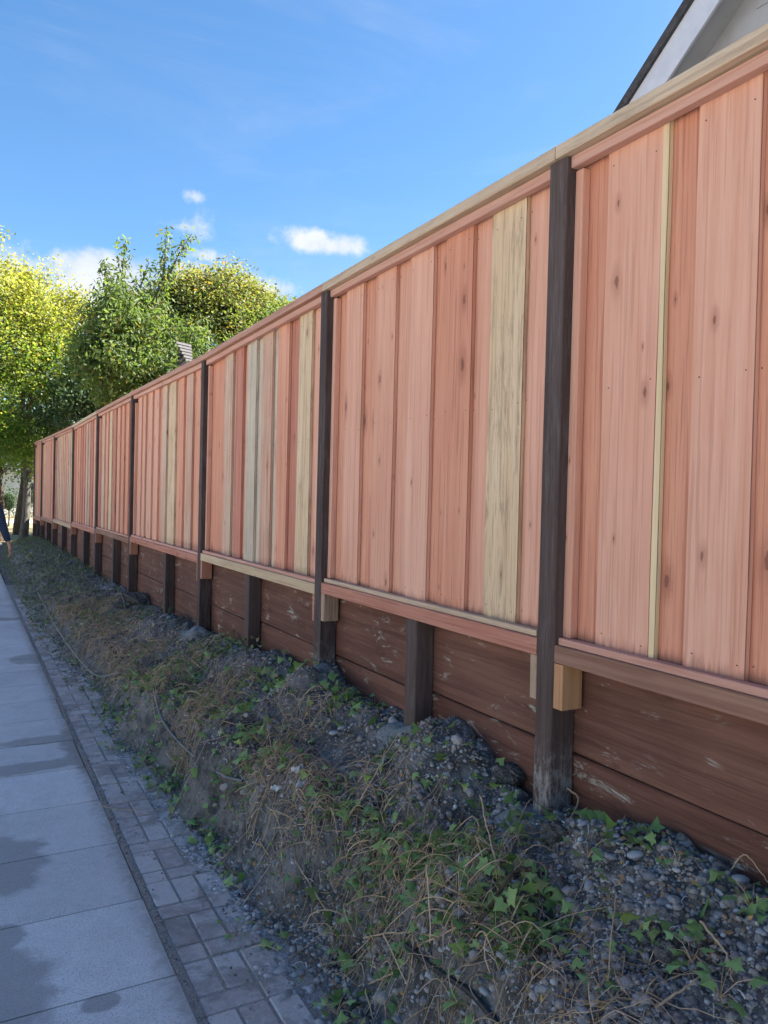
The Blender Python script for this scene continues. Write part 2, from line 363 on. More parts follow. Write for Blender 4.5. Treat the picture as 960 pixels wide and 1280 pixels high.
M['litter'] = simple('dead_leaf', (.16,.09,.05), (.36,.23,.13), 50, .8, .3, island=True, c=(.40,.27,.08))
M['hose'] = simple('grey_hose', (.13,.13,.13), (.20,.195,.185), 30, .45, .1)
M['blackpipe'] = simple('black_pipe', (.018,.018,.02), (.035,.035,.038), 30, .45, .2)
M['white'] = simple('white_paper', (.55,.53,.5), (.72,.7,.66), 60, .8, .5)
M['drygrass'] = simple('dry_lawn', (.17,.145,.075), (.32,.27,.15), 8, .95, .8, .02)
M['yard'] = simple('yard_soil', (.09,.08,.05), (.17,.16,.09), 5, .95, .5, .02)
M['groundfar'] = simple('far_ground', (.12,.12,.08), (.2,.19,.13), .6, .95, .3)
def leafmat(name, lo, hi, top, zlo, zhi, trans=.45, accent=None, tmul=1.5):
    m, g = mat(name); ge = g.new('ShaderNodeNewGeometry'); z = g.new('ShaderNodeSeparateXYZ', ins={0: ge.outputs['Position']}).outputs[2]
    r = ge.outputs['Random Per Island']; n = g.noise(ge.outputs['Position'], 1.3, 3)
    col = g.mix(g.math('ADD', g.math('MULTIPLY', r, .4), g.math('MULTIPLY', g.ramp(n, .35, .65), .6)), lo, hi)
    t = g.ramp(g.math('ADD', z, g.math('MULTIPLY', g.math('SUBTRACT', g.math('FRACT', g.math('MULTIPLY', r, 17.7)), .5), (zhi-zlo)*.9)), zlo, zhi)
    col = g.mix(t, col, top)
    if accent is not None: col = g.mix(g.math('GREATER_THAN', g.math('FRACT', g.math('MULTIPLY', r, 91.1)), .93), col, accent)
    tcl = g.mix(1.0, col, (tmul*1.15, tmul*1.25, tmul*.55), 'MULTIPLY')
    return finish(m, g, col, .55, None, trans=trans, tcol=tcl, spec=.4)
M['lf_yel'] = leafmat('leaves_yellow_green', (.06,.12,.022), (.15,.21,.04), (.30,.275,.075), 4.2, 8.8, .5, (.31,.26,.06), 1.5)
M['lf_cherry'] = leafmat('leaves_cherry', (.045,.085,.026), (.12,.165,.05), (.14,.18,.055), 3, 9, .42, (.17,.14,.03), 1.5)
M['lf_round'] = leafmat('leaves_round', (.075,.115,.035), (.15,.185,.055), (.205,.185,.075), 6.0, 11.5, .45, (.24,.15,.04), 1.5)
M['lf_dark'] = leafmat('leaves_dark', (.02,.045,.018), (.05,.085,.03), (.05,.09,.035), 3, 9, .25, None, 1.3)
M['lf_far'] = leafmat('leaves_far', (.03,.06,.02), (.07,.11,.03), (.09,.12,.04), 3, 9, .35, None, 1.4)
def barkmat(name, a, b):
    m, g = mat(name); p = g.new('ShaderNodeTexCoord').outputs['Object']
    n = g.noise(g.vmul(p, (1, 1, .2)), 22, 5, .7, .4)
    return finish(m, g, g.mix(g.ramp(n, .3, .7), a, b), .9, n, .9, .02, .2)
M['bark'] = barkmat('bark_grey', (.06,.05,.043), (.16,.145,.13)); M['barkd'] = barkmat('bark_brown', (.05,.035,.025), (.12,.085,.06))
M['fascia'] = simple('white_paint', (.52,.54,.60), (.60,.61,.66), 6, .5, .1)
M['roofedge'] = simple('roof_shingle', (.04,.038,.04), (.085,.08,.085), 20, .9, .5)
M['wallgrey'] = simple('grey_wall', (.36,.36,.38), (.41,.41,.43), 3, .85, .2)
M['louvre'] = simple('silver_slat', (.27,.26,.26), (.36,.34,.34), 12, .6, .2)
M['darkrecess'] = simple('dark_board', (.03,.028,.03), (.05,.045,.05), 12)
M['palewall'] = simple('pale_render', (.42,.42,.40), (.50,.50,.48), 2, .85, .1)
M['glass'] = simple('window_glass', (.03,.04,.05), (.05,.06,.07), 2, .08, 0, spec=.6)
M['skin'] = simple('skin', (.42,.22,.15), (.50,.28,.20), 30, .5, .1, spec=.4)
M['navy'] = simple('navy_knit', (.022,.034,.07), (.04,.055,.10), 160, .9, .6, .003, .2)
M['trouser'] = simple('black_cloth', (.010,.010,.012), (.02,.02,.024), 120, .9, .4, .003, .2)
M['hair'] = simple('dark_hair', (.012,.009,.008), (.03,.022,.018), 90, .6, .8, .004)

# ------------------------------------------------------------------ ground
def interp(y, tab): xs, ys = zip(*tab); return np.interp(y, xs, ys)
FOOT = ((0,.98),(2.2,.98),(3.3,.97),(3.8,.94),(4.3,.92),(5.6,.90),(7,.83),(9,.77),(12.4,.79),(18.6,.79),(22,.95),(25,1.1),(27,1.5))
CREST = ((0,.40),(1.4,.40),(2.5,.36),(3,.37),(5,.30),(6.2,.22),(8.5,.19),(12,.17),(17,.20),(22,.2),(26,.06))
WALLZ = ((0,.55),(1.3,.575),(1.46,.615),(1.6,.63),(1.76,.60),(2.07,.50),(2.32,.52),(2.42,.545),(2.64,.625),(3.01,.53),(3.35,.545),(3.6,.54),(3.96,.61),(4.12,.52),(4.98,.545),(5.3,.47),(6.27,.42),(7.2,.38),(7.76,.34),(9,.33),(12,.32),(16,.33),(22,.33),(26,.1))
HEAPS = ((1.70,2.66,.16,.20,.07),(1.62,2.30,.12,.14,-.05),(1.66,3.9,.17,.28,.08),(1.5,3.2,.16,.2,-.04),(1.68,5.75,.18,.3,.06),(1.6,4.9,.15,.3,.05),(1.60,7.35,.2,.45,.13),(1.35,2.15,.12,.2,.05),(1.30,3.0,.1,.16,.05),(1.25,3.9,.12,.2,.06),(1.45,1.55,.14,.16,-.04),(1.2,5.2,.14,.3,.06),(1.25,6.3,.15,.3,.06),(1.15,8.3,.2,.5,.05),(1.2,10.5,.2,.6,.05))
def height(X, Y, fine=True):
    X = np.asarray(X, float); Y = np.asarray(Y, float)
    foot = interp(Y, FOOT)+.22*vn(Y*2.1, X*0+3, 5)+.08*vn(Y*7, X*3, 6)
    wid = .27+.10*vn(Y*1.3, X*0, 9)+.07*vn(Y*5, X*0+2, 19)+np.interp(Y, (5, 9), (0, .08))
    zc = interp(Y, CREST)+.08*vn(Y*1.1, X*0+.5, 2); zw = interp(Y, WALLZ)
    t = np.clip((X-foot)/wid, 0, 1); ap = .10*t; t = np.clip((t-.34)/.66, 0, 1); t = ap+.9*t*t*(3-2*t)
    u = np.clip((X-foot-wid)/np.maximum(1.80-foot-wid, .1), 0, 1); u = u*u*(3-2*u)*.6+u*.4
    z = -.012+(zc+.012)*t+(zw-zc)*u
    for hx, hy, sx_, sy_, hh in HEAPS: z = z+hh*np.exp(-((X-hx)/sx_)**2-((Y-hy)/sy_)**2)
    amp = t
    z = z+amp*(.095*vn(X*3.1, Y*3.1, 1)*(1-.6*u)+.07*vn(X*8, Y*8, 3)*(1-.3*u)+.045*vn(X*17, Y*17, 4))
    if fine: z = z+(amp*.8+.06)*(.026*vn(X*40, Y*40, 7)+.012*vn(X*95, Y*95, 8))
    return z
def hz(x, y): return float(height(x, y))
ys = [-1.0]
while ys[-1] < 27: ys.append(ys[-1]+max(.011, .0042*max(ys[-1], 0)) if ys[-1] > .9 else ys[-1]+.08)
ys = np.array(ys); xs = np.arange(.66, 1.9801, .011)
XX, YY = np.meshgrid(xs, ys); ZZ = height(XX, YY)
lump = vn(XX*33, YY*33, 11); XX2 = XX+.010*lump*(ZZ > .02)
nv = np.stack([XX2, YY, ZZ], -1).reshape(-1, 3)
nx = len(xs); i = np.arange(len(ys)-1)[:, None]*nx+np.arange(nx-1)[None]
q = np.stack([i, i+1, i+nx+1, i+nx], -1).reshape(-1, 4)
soil = npmesh('soil_bed', nv, q, M['soil'], smooth=True, kind='structure')

mesh('ground', [(-400,-400,-.20),(400,-400,-.20),(400,400,-.20),(-400,400,-.20)], [(0,1,2,3)], M['groundfar'], kind='structure')
mesh('road', [(-9,-60,-.13),(-1.35,-60,-.13),(-1.35,120,-.13),(-9,120,-.13)], [(0,1,2,3)], M['asphalt'], kind='structure')
box('kerb', -1.36, -1.20, -20, 41.5, -.19, -.004, M['kerb'], kind='structure')
box('kerb', -9.2, -9.0, -20, 60, -.19, .0, M['kerb'], kind='structure')
sw = box('sidewalk', -1.198, .648, -20, 41.5, -.18, -.035, M['kerb'], kind='structure')
# paving slabs with open joints
JY = 2.54
def slab(y0, y1, name='paving_slab'):
    return board(name, -1.195, .645+random.uniform(-.004, .004), y0+.004, y1-.004, -.034, random.uniform(-.0015, .0015), M['conc'], sw, axis='y', segs=3, jit=.0008, ch=.004)
k = -6
while JY+k*.548 < 14.5:
    slab(JY+k*.548, JY+(k+1)*.548); k += 1
yend = JY+k*.548
for a in np.arange(yend, 41, 2.74): slab(float(a), float(a)+2.74)
for a in np.arange(-20+.2, JY-6*.548-2.7, 2.74): slab(float(a), float(a)+2.74)
box('joint_fill', .6455, .6725, -1, 14.5, -.033, -.003, M['joint'], sw)
# border of grey bricks beside the slabs
edge = box('brick_edging', .6735, 1.05, -1, 14.5, -.14, -.0075, M['joint'], kind='structure')
def brick(x0, x1, y0, y1):
    g_ = .0045; h_ = random.uniform(-.006, .003)
    return box('brick', x0+g_, x1-g_, y0+g_, y1-g_, -.044, h_-.0015, M['brick'], edge, za=random.uniform(-.002,.002), zb=random.uniform(-.002,.002), bev=.004)
y = 1.5; r_ = 0; bx = .6735; nb = 0
while y < 12.5:
    if r_ % 2 == 0:
        for c in range(3):
            if bx+.1*c < float(interp(y, FOOT))+.10 and nb < 295: brick(bx+.1*c, bx+.1*c+.1, y, y+.2); nb += 1
        y += .2
    else:
        for c in ((0,2,1),(0,1,2))[(r_//2) % 2]:
            pass
        w1 = (.2,.1) if (r_//2) % 2 == 0 else (.1,.2)
        x = bx
        for w_ in w1:
            if x < float(interp(y, FOOT))+.10 and nb < 295: brick(x, x+w_, y, y+.1); nb += 1
            x += w_
        y += .1
    r_ += 1
# land beyond the fence end and behind the fence
mesh('lawn', [(.65,26.3,-.006),(40,26.3,-.006),(40,41.5,-.006),(.65,41.5,-.006)], [(0,1,2,3)], M['drygrass'], kind='structure')
yg = [(1.99,-20),(60,-20),(60,26.2),(1.99,26.2)]
mesh('yard', [(x,y_,.95) for x,y_ in yg]+[(x,y_,-.19) for x,y_ in yg], [(0,1,2,3),(4,5,1,0),(5,6,2,1),(6,7,3,2),(7,4,0,3)], M['yard'], kind='structure')
box('kerb', -1.36, 60, 41.6, 43.4, -.19, .03, M['fascia'], kind='structure')
mesh('road', [(-60,43.5,-.126),(80,43.5,-.126),(80,51,-.126),(-60,51,-.126)], [(0,1,2,3)], M['asphalt'], kind='structure')
mesh('lawn', [(-60,51.1,-.1),(80,51.1,-.1),(80,90,-.1),(-60,90,-.1)], [(0,1,2,3)], M['drygrass'], kind='structure')
mesh('lawn', [(-40,-20,-.1),(-9.2,-20,-.1),(-9.2,43,-.1),(-40,43,-.1)], [(0,1,2,3)], M['drygrass'], kind='structure')

# ------------------------------------------------------------------ fence
fence = empty('redwood_fence', (1.80, 2.0, .5), label='long new redwood fence with dark posts, running from the right edge to the trees', cat='fence')
FAR = [2.11, 4.07, 6.60, 9.80, 12.60, 15.62, 19.05, 22.25, 24.70]
PC = [-2.0, .02]+[a-.045 for a in FAR]
RB_ = [1.055, 1.055, 1.062, 1.043, 1.012, .985, .955, .905, .855, .80]         # rail underside in each bay
CT = [2.83, 2.835, 2.827, 2.817, 2.795, 2.835, 2.855, 2.855, 2.91, 2.965, 3.02]  # cap top at each post
CAPM = ['captan','captan','captan','capred','capred','capred','captan','capred','capred','capred']
RAILM = ['rail','rail','railred','railtan','railred','rail','railred','railtan','rail','railred']
LAB = {'tan':'weathered pale tan board', 'cream':'cream sapwood board', 'grey':'greyish weathered board', 'mix':'board of mixed pink and tan wood', 'deep':'deeper red board'}
XF, XB = 1.832, 1.851
EDGES = {1: None, 2: [3.63,3.28,2.94,2.635,2.294], 3: [5.86,5.601,5.307,4.976,4.677,4.306], 4: [9.366,9.135,8.785,8.459,8.081,7.698,7.377,7.051,6.749]}
def fboard(x0, y0, y1, zb, zt, m, near):
    kw = dict(label=LAB[m]) if m in LAB else {}
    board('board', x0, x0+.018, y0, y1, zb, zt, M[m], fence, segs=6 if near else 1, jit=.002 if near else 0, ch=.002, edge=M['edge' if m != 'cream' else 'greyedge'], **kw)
for b in range(len(PC)-1):
    near_p, far_p = PC[b]+.045, PC[b+1]-.045
    ya, yb = near_p+.002, far_p-.002
    rb = RB_[b]; za, zb_ = CT[b], CT[b+1]
    # cap, trim under it, bottom rail and the strip on the rail
    board('top_cap', 1.764, 1.910, PC[b]+.002, PC[b+1]-.002, -.045, 0, M[CAPM[b]], fence, axis='y', segs=4, jit=.0012, ch=.003, za=za, zb=zb_)
    board('top_trim', 1.797, 1.831, ya, yb, -.084, -.047, M['trim'], fence, axis='y', segs=3, ch=.002, za=za, zb=zb_)
    board('bottom_rail', 1.782, 1.872, ya, yb, rb, rb+.062, M[RAILM[b]], fence, axis='y', segs=4, jit=.0012, ch=.003)
    board('rail_strip', 1.797, 1.8315, ya+.02, yb-.002, rb+.063, rb+.085, M['trim' if b != 2 else 'captan'], fence, axis='y', segs=2, ch=.002)
    zlo, zhi = rb+.0635, min(za, zb_)-.047
    near = b < 4
    # nailer strips against the posts
    board('nailer', 1.817, 1.8495, yb-.036, yb, zlo+.024, zhi-.046, M['red2'], fence, segs=1, ch=.002)
    if near: board('nailer', 1.817, 1.8495, ya, ya+.030, zlo+.024, zhi-.046, M['red2'], fence, segs=1, ch=.002)
    if b == 1:   # nearest bay
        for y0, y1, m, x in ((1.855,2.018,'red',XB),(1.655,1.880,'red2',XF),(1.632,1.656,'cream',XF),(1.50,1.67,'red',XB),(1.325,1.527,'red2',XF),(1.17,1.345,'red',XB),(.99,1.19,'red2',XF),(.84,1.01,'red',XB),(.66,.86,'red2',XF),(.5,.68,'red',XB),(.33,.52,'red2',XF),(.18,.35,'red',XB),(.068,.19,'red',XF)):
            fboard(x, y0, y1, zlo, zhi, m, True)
        continue
    if b == 0:
        ed = list(np.arange(yb-.3, ya, -.32))
    elif b in EDGES: ed = EDGES[b]
    else:
        n = max(2, round((yb-ya)/.32)); ed = [yb-.12-(yb-ya-.16)*(i+1)/n for i in range(n)]
    cols = {2: ['red2','red2','red2','red','tan'], 3: ['mix','deep','grey','mix','red','tan'], 4: ['red2','red2','red2','red2','mix','tan','red','mix','red']}.get(b)
    back = {2: ['red','red','red2','red','red2','red2'], 3: ['red','mix','red','grey','grey','deep','red2']}.get(b)
    pal = ['red','red2','red2','mix','tan','red','deep','red2','mix']
    prev = yb
    for j, e in enumerate(ed):
        nxt = ed[j-1] if j else yb
        wd = min(.205, nxt-e-.075)
        if b == 2 and j == 4: wd = .215
        m = cols[j] if cols else random.choice(pal)
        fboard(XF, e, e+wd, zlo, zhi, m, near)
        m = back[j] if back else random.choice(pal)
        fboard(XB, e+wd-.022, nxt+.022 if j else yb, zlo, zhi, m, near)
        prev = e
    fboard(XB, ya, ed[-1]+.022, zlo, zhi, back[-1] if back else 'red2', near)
NV_ = []; NF_ = []
def nail(x, y_, z, r=.0024):
    b_ = len(NV_); NV_.extend([(x-.0012, y_+r*math.cos(a*math.pi/3), z+r*math.sin(a*math.pi/3)) for a in range(6)]+[(x+.004, y_+r*math.cos(a*math.pi/3), z+r*math.sin(a*math.pi/3)) for a in range(6)])
    NF_.append(tuple(range(b_, b_+6))[::-1]); NF_.extend([(b_+a, b_+(a+1) % 6, b_+6+(a+1) % 6, b_+6+a) for a in range(6)])
for o in list(fence.children):
    if o.name.split('.')[0] == 'board':
        co = [v_.co for v_ in o.data.vertices]; y0, y1, z0, z1, x = min(c.y for c in co), max(c.y for c in co), min(c.z for c in co), max(c.z for c in co), min(c.x for c in co)
        if y0 < 9.5 and y1-y0 > .06:
            for z in (z0+.06, (z0+z1)/2+.03, z1-.09):
                for yy in (y0+.028, y1-.03): nail(x, yy+random.uniform(-.006, .006), z+random.uniform(-.012, .012))
mesh('nail', NV_, NF_, simple('nail_steel', (.06,.045,.04), (.12,.09,.08), 50), fence, kind='stuff')
GZ = lambda y: hz(1.80, y)
for i, c in enumerate(PC):
    g0 = GZ(c)-.25
    board('post', 1.780, 1.882, c-.045, c+.045, g0, CT[i]-.047, M['post' if c < 5 else 'postfar'], fence, segs=8, jit=.0012, ch=.004)
    if i > 0:
        far_rb = RB_[i] if i < len(RB_) else None
    # short blocks under the rails, one on each side of the post
    rbn = RB_[i-1] if i else None; rbf = RB_[i] if i < len(RB_) else None
    mats = {2: ('block','tan'), 3: ('tan','railred'), 4: ('blockred','blockred')}.get(i, ('blockred','block'))
    if rbn: board('support_block', 1.783, 1.872, c-.045-.046, c-.046, rbn-.155, rbn-.001, M[mats[0]], fence, segs=1, ch=.002)
    if rbf: board('support_block', 1.786, 1.835, c+.046, c+.046+.038, rbf-.155, rbf-.001, M[mats[1]], fence, segs=1, ch=.002)

# ------------------------------------------------------------------ retaining wall behind the posts
wall = empty('retaining_wall', (1.93, 3.0, .4), label='low dark red-brown plank retaining wall under the fence', cat='retaining wall')
MID = [-1.0, 1.02-.0, 2.99, 5.30, 7.88, 10.95, 13.9, 17.2, 20.5, 23.4]
MID[1] = .62
joints = [-2.0]+MID[1:]+[24.9]
for a, c in zip(joints[:-1], joints[1:]):
    jz = .728 if c < 4 else (.70 if c < 5.4 else (.66 if c < 8 else .64))
    jz2 = jz-.285
    top = 1.04 if c < 8 else (.98 if c < 12 else (.93 if c < 18 else .80))
    for z0, z1, o_ in ((jz+.003, top+.12, 0), (jz2+.003, jz-.003, random.uniform(0, .004)), (jz2-.28, jz2-.003, .003)):
        board('plank', 1.886+o_, 1.936, a+.002, c-.002, z0, z1, M['plank'], wall, axis='y', segs=6, jit=.0015, ch=.004)
for i, c in enumerate(MID):
    rb = RB_[max(0, min(len(RB_)-1, sum(1 for p in PC if p < c)-1))]
    board('short_post', 1.790, 1.884, c-.048, c+.048, GZ(c)-.25, rb-.003, M['postfar'], wall, segs=4, jit=.001, ch=.004)
# concrete poured round each post
def mound(c, parent, r0=.15, x0=1.77, hgt=.042):
    v = [(0, 0, 1)]; f = []; n = 36; rings = 10
    pts = []; sd_ = random.randint(0, 999)
    for k in range(rings+1):
        t = k/rings
        for a in range(n):
            an = 2*math.pi*a/n; rr = r0*t*(1+.35*float(vn(math.cos(an)*2, math.sin(an)*2, sd_)))
            x = x0+rr*math.cos(an)*.95; y_ = c+rr*math.sin(an)*1.15
            x = min(x, 1.884)
            zz = hz(min(x, 1.8), y_)*.6+hz(1.74, c)*.4+hgt*(1-t*t)-.05*t*t+.030*float(vn(x*16, y_*16, sd_))+.014*float(vn(x*45, y_*45, sd_+1))
            pts.append((x, y_, zz))
    for k in range(rings):
        for a in range(n):
            f.append((k*n+a, (k+1)*n+a, (k+1)*n+(a+1)%n, k*n+(a+1)%n))
    mesh('concrete_footing', pts, f, M['mound'], parent, smooth=True)
for c in PC[1:7]: mound(c, fence, random.uniform(.16, .20))
for c in MID[1:6]: mound(c, wall, random.uniform(.16, .20))

# ------------------------------------------------------------------ stones, clods, litter on the bed
def ico(sub):
    bm = bmesh.new(); bmesh.ops.create_icosphere(bm, subdivisions=sub, radius=1)
    v = np.array([p.co[:] for p in bm.verts]); f = np.array([[q.index for q in t.verts] for t in bm.faces]); bm.free(); return v, f
I1, I2 = ico(1), ico(2)
def scatter_blobs(name, pts, size, shape, squash, rough, mat_, smooth=True, **kw):
    v0, f0 = shape; n = len(pts); nv_ = len(v0)
    ax = rng.uniform(-1, 1, (n, 3)); ax /= np.linalg.norm(ax, axis=1, keepdims=True); an = rng.uniform(0, 6.28, n)
    yaw = rng.uniform(0, 6.28, n)
    s = np.stack([rng.uniform(.75, 1.35, n), rng.uniform(.6, 1.0, n), rng.uniform(squash*.7, squash*1.3, n)], -1)*size[:, None]
    v = v0[None]*(1+rough*rng.uniform(-1, 1, (n, nv_, 1)))*s[:, None]
    tilt = rng.uniform(-.5, .5, n); c, s_ = np.cos(tilt)[:, None], np.sin(tilt)[:, None]
    v = np.stack([v[..., 0]*c-v[..., 2]*s_, v[..., 1], v[..., 0]*s_+v[..., 2]*c], -1)
    c, s_ = np.cos(yaw)[:, None], np.sin(yaw)[:, None]
    v = np.stack([v[..., 0]*c-v[..., 1]*s_, v[..., 0]*s_+v[..., 1]*c, v[..., 2]], -1)
    v = v+pts[:, None]
    f = f0[None]+(np.arange(n)*nv_)[:, None, None]
    return npmesh(name, v.reshape(-1, 3), f.reshape(-1, 3), mat_, smooth=smooth, **kw)
def spots(n, ymax=12, ymin=.9, xr=(0, 1), power=2.2, pred=None):
    """points on the bed, denser near the camera; xr: fraction from foot to wall (may be <0)"""
    out = []
    while sum(len(o) for o in out) < n:
        y_ = ymin+(ymax-ymin)*rng.uniform(0, 1, n)**power; ft = interp(y_, FOOT)
        x = ft+(1.87-ft)*rng.uniform(xr[0], xr[1], n)
        if pred is not None:
            k_ = pred(x, y_); x, y_ = x[k_], y_[k_]
        out.append(np.stack([x, y_], -1))
    p = np.concatenate(out)[:n]; return p
def on(p, lift=0): return np.column_stack([p, height(p[:, 0], p[:, 1])+lift])
thin = lambda s, t: (lambda x, y: vn(x*s, y*s, 21) > t+rng.uniform(-.15, .15, len(x)))
# bigger crumbled clods
pp = spots(2600, 14, .9, (.02, 1.0), 1.8, lambda x, y: vn(x*3.3, y*3.3, 51) > rng.uniform(-.4, .3, len(x))); sz = rng.lognormal(-4.6, .4, len(pp)).clip(.004, .026)
scatter_blobs('soil_clods', on(pp, .002), sz, I2, .75, .24, M['clod'], False, label='crumbling lumps of dug soil heaped over the bank', cat='soil', kind='stuff')
# fine gravel
pA = spots(5200, 9, .9, (-.10, .05), 1.8); pB = spots(5500, 3.0, .9, (.12, 1.0), 1.3, lambda x, y: (vn(x*4, y*4, 21)+.25*(2.2-y) > rng.uniform(-.35, .35, len(x))))
pC = spots(4500, 14, 2.5, (.05, 1.0), 2.0)
pp = np.concatenate([pA, pB, pC]); sz = rng.lognormal(-5.35, .38, len(pp)).clip(.0022, .011)
scatter_blobs('fine_gravel', on(pp, .001), sz, I1, .6, .12, M['gravel'], label='fine grey gravel mixed through the dark soil of the bed', cat='gravel', kind='stuff')
pA = spots(800, 5.0, 1.5, (-.09, .03), 1.2); pB = spots(420, 2.6, .95, (.1, .98), 1.2, lambda x, y: vn(x*5, y*5, 22) > rng.uniform(-.3, .3, len(x)))
pp = np.concatenate([pA, pB]); sz = rng.uniform(.007, .0135, len(pp))
scatter_blobs('gravel', on(pp, .002), sz, I2, .6, .07, M['gravel'], label='smooth grey pebbles spilling from the soil bank onto the bricks', cat='gravel', kind='stuff')
# dark clods
pp = spots(30000, 16, .9, (.0, 1.0), 2.1); sz = rng.lognormal(-5.2, .45, len(pp)).clip(.002, .018)
scatter_blobs('soil_crumbs', on(pp, .001), sz, I1, .75, .3, M['clod'], False, label='dark crumbs and clods of freshly dug soil over the bed', cat='soil', kind='stuff')
n_ = 2600; yj = rng.uniform(1.3, 10, n_)**1.0; xj = np.where(rng.uniform(0, 1, n_) < .55, rng.uniform(.648, .674, n_), .674+(interp(yj, FOOT)-.66)*(1-rng.uniform(0, 1, n_)**2))
pj = np.stack([xj, yj], -1); zj = np.column_stack([pj, np.full(n_, -.001)])
scatter_blobs('joint_grit', zj, rng.lognormal(-5.7, .4, n_).clip(.0015, .008), I1, .6, .15, M['clod'], label='grit and crumbs lying in the joint between slabs and bricks', cat='grit', kind='stuff')
# single stones one can pick out
SH = []
for q_ in range(5):
    v0, f0 = I2; v = v0*np.array([1.2, .85, .6])*(1+.10*np.sin(v0*2.3+q_)[:, :1])*(1+rng.uniform(-.06, .06, (len(v0), 1)))
    me = bpy.data.meshes.new('stone'); me.from_pydata([tuple(a) for a in v], [], [tuple(int(b) for b in t) for t in f0]); me.shade_smooth(); me.materials.append(M['gravel']); SH.append(me)
def mat_stone():
    m, g = mat('stone_single'); oi = g.new('ShaderNodeObjectInfo'); n = g.noise(g.new('ShaderNodeTexCoord').outputs['Object'], 3, 5, .7)
    col = g.mix(oi.outputs['Random'], (.16,.166,.178), (.42,.427,.44)); col = g.mix(g.ramp(n, .4, .8, 0, .4), col, (.26,.26,.26))
    return finish(m, g, col, .75, n, .3, .05, .35)
MS = mat_stone()
for me in SH: me.materials.clear(); me.materials.append(MS)
pA = spots(110, 3.6, 1.5, (-.07, .05), 1.2); pB = spots(110, 2.2, 1.0, (.15, .97), 1.1, lambda x, y: vn(x*5, y*5, 22) > rng.uniform(-.3, .3, len(x))); pC = spots(40, 4, 2, (.3, .9))
for x, y_ in np.concatenate([pA, pB, pC]):
    o = bpy.data.objects.new('stone', random.choice(SH)); COL.objects.link(o); o.parent = soil
    s = random.uniform(.011, .019)*(1.25 if random.random() < .15 else 1); o.location = (x, y_, hz(x, y_)+s*.3); o.scale = (s*random.uniform(.8,1.2), s, s*random.uniform(.7,1.1))
    o.rotation_euler = (random.uniform(-.3,.3), random.uniform(-.3,.3), random.uniform(0,6.28))

# dry vines, roots and straw
def vines(n, lo, hi, seg, pred_spots, r, arch, curl, loose=.05, stiff=.32):
    paths = []; rad = []
    p0 = pred_spots; lim = np.where(rng.uniform(0, 1, len(p0)) < loose, -.1, .17+.08*rng.uniform(-1, 1, len(p0)))
    for k in range(len(p0)):
        L = rng.uniform(lo, hi); st = L/seg; a = rng.uniform(0, 6.28); x, y_ = p0[k]; pts = []
        h0 = rng.uniform(0, arch); da = rng.normal(0, curl)
        for s in range(seg+1):
            t = s/seg; z = float(0)
            pts.append((x, y_, h0*math.sin(math.pi*t)+.003))
            da += rng.normal(0, curl*.6); a += da*st*6
            x += math.cos(a)*st; y_ += math.sin(a)*st; x = min(max(x, lim[k]+float(np.interp(y_, FX, FY))), 1.86)
        paths.append(np.array(pts)); rad.append(np.linspace(1, .5, seg+1)*rng.uniform(r[0], r[1]))
    allp = np.concatenate(paths); hh = height(allp[:, 0], allp[:, 1], False)
    k = 0
    for p in paths:
        h_ = hh[k:k+len(p)]; k += len(p); al = np.concatenate([[0], np.cumsum(np.linalg.norm(np.diff(p[:, :2], axis=0), axis=1))])
        p[:, 2] += np.maximum(h_, h_[0]-stiff*al)
    return paths, rad
def crestband(x, y_):
    ft = interp(y_, FOOT); d = (x-ft)/.55
    return ((x < 1.42) | (y_ > 2.3) | (rng.uniform(0, 1, len(x)) > .72)) & ((d > .25) | (rng.uniform(0, 1, len(x)) > .85)) & (d < 1.1) & (vn(x*2.6, y_*1.6, 31) > rng.uniform(-.45, .28, len(x)))
FX, FY = zip(*FOOT)
TANGLES = ((1.30,2.25,.22),(1.28,2.75,.2),(1.22,3.3,.22),(1.2,4.3,.25),(1.22,5.3,.3),(1.25,6.6,.4),(1.1,7.8,.4),(1.2,9.5,.6),(1.27,1.75,.14),(1.5,3.6,.15),(1.15,5.9,.25),(1.45,1.95,.13),(1.35,2.5,.16),(1.45,4.6,.2),(1.5,5.6,.2),(1.5,8.5,.3))
def near_tangle(x, y_):
    k_ = np.zeros(len(x), bool)
    for a, b, r_1 in TANGLES: k_ |= ((x-a)/r_1)**2+((y_-b)/(r_1*1.5))**2 < rng.uniform(.1, 1.2, len(x))
    return k_
p1 = spots(620, 12, 1.2, (-.05, .95), 1.9, crestband); a1, b1 = vines(0, .08, .35, 9, p1, (.0008, .0022), .05, .8)
p2 = spots(1500, 13, 1.2, (.12, .8), 1.3, near_tangle); a2, b2 = vines(0, .07, .30, 9, p2, (.0014, .0036), .085, 1.3)
v, f = tube_np(a1+a2, b1+b2, 3)
npmesh('dry_vines', v, f, M['vine'], smooth=True, label='brown tangle of torn dead vines and roots over the bank', cat='dead vines', kind='stuff')
p3 = spots(1300, 12, 1.2, (.14, .75), 1.3, near_tangle); a3, b3 = vines(0, .05, .19, 6, p3, (.0007, .0014), .08, 1.6)
v, f = tube_np(a3, b3, 3)
npmesh('dry_straw', v, f, M['straw'], smooth=True, label='straw coloured dry grass stems matted on the crest of the bank', cat='dry grass', kind='stuff')
pch = spots(420, 9, 1.0, (.0, .97), 1.5); ach, bch = vines(0, .015, .05, 3, pch, (.0012, .0028), .012, .3, 1.0)
v, f = tube_np(ach, bch, 4); npmesh('wood_chips', v, f, M['white'], smooth=True, label='small pale chips of root and wood strewn over the bank', cat='wood chips', kind='stuff')
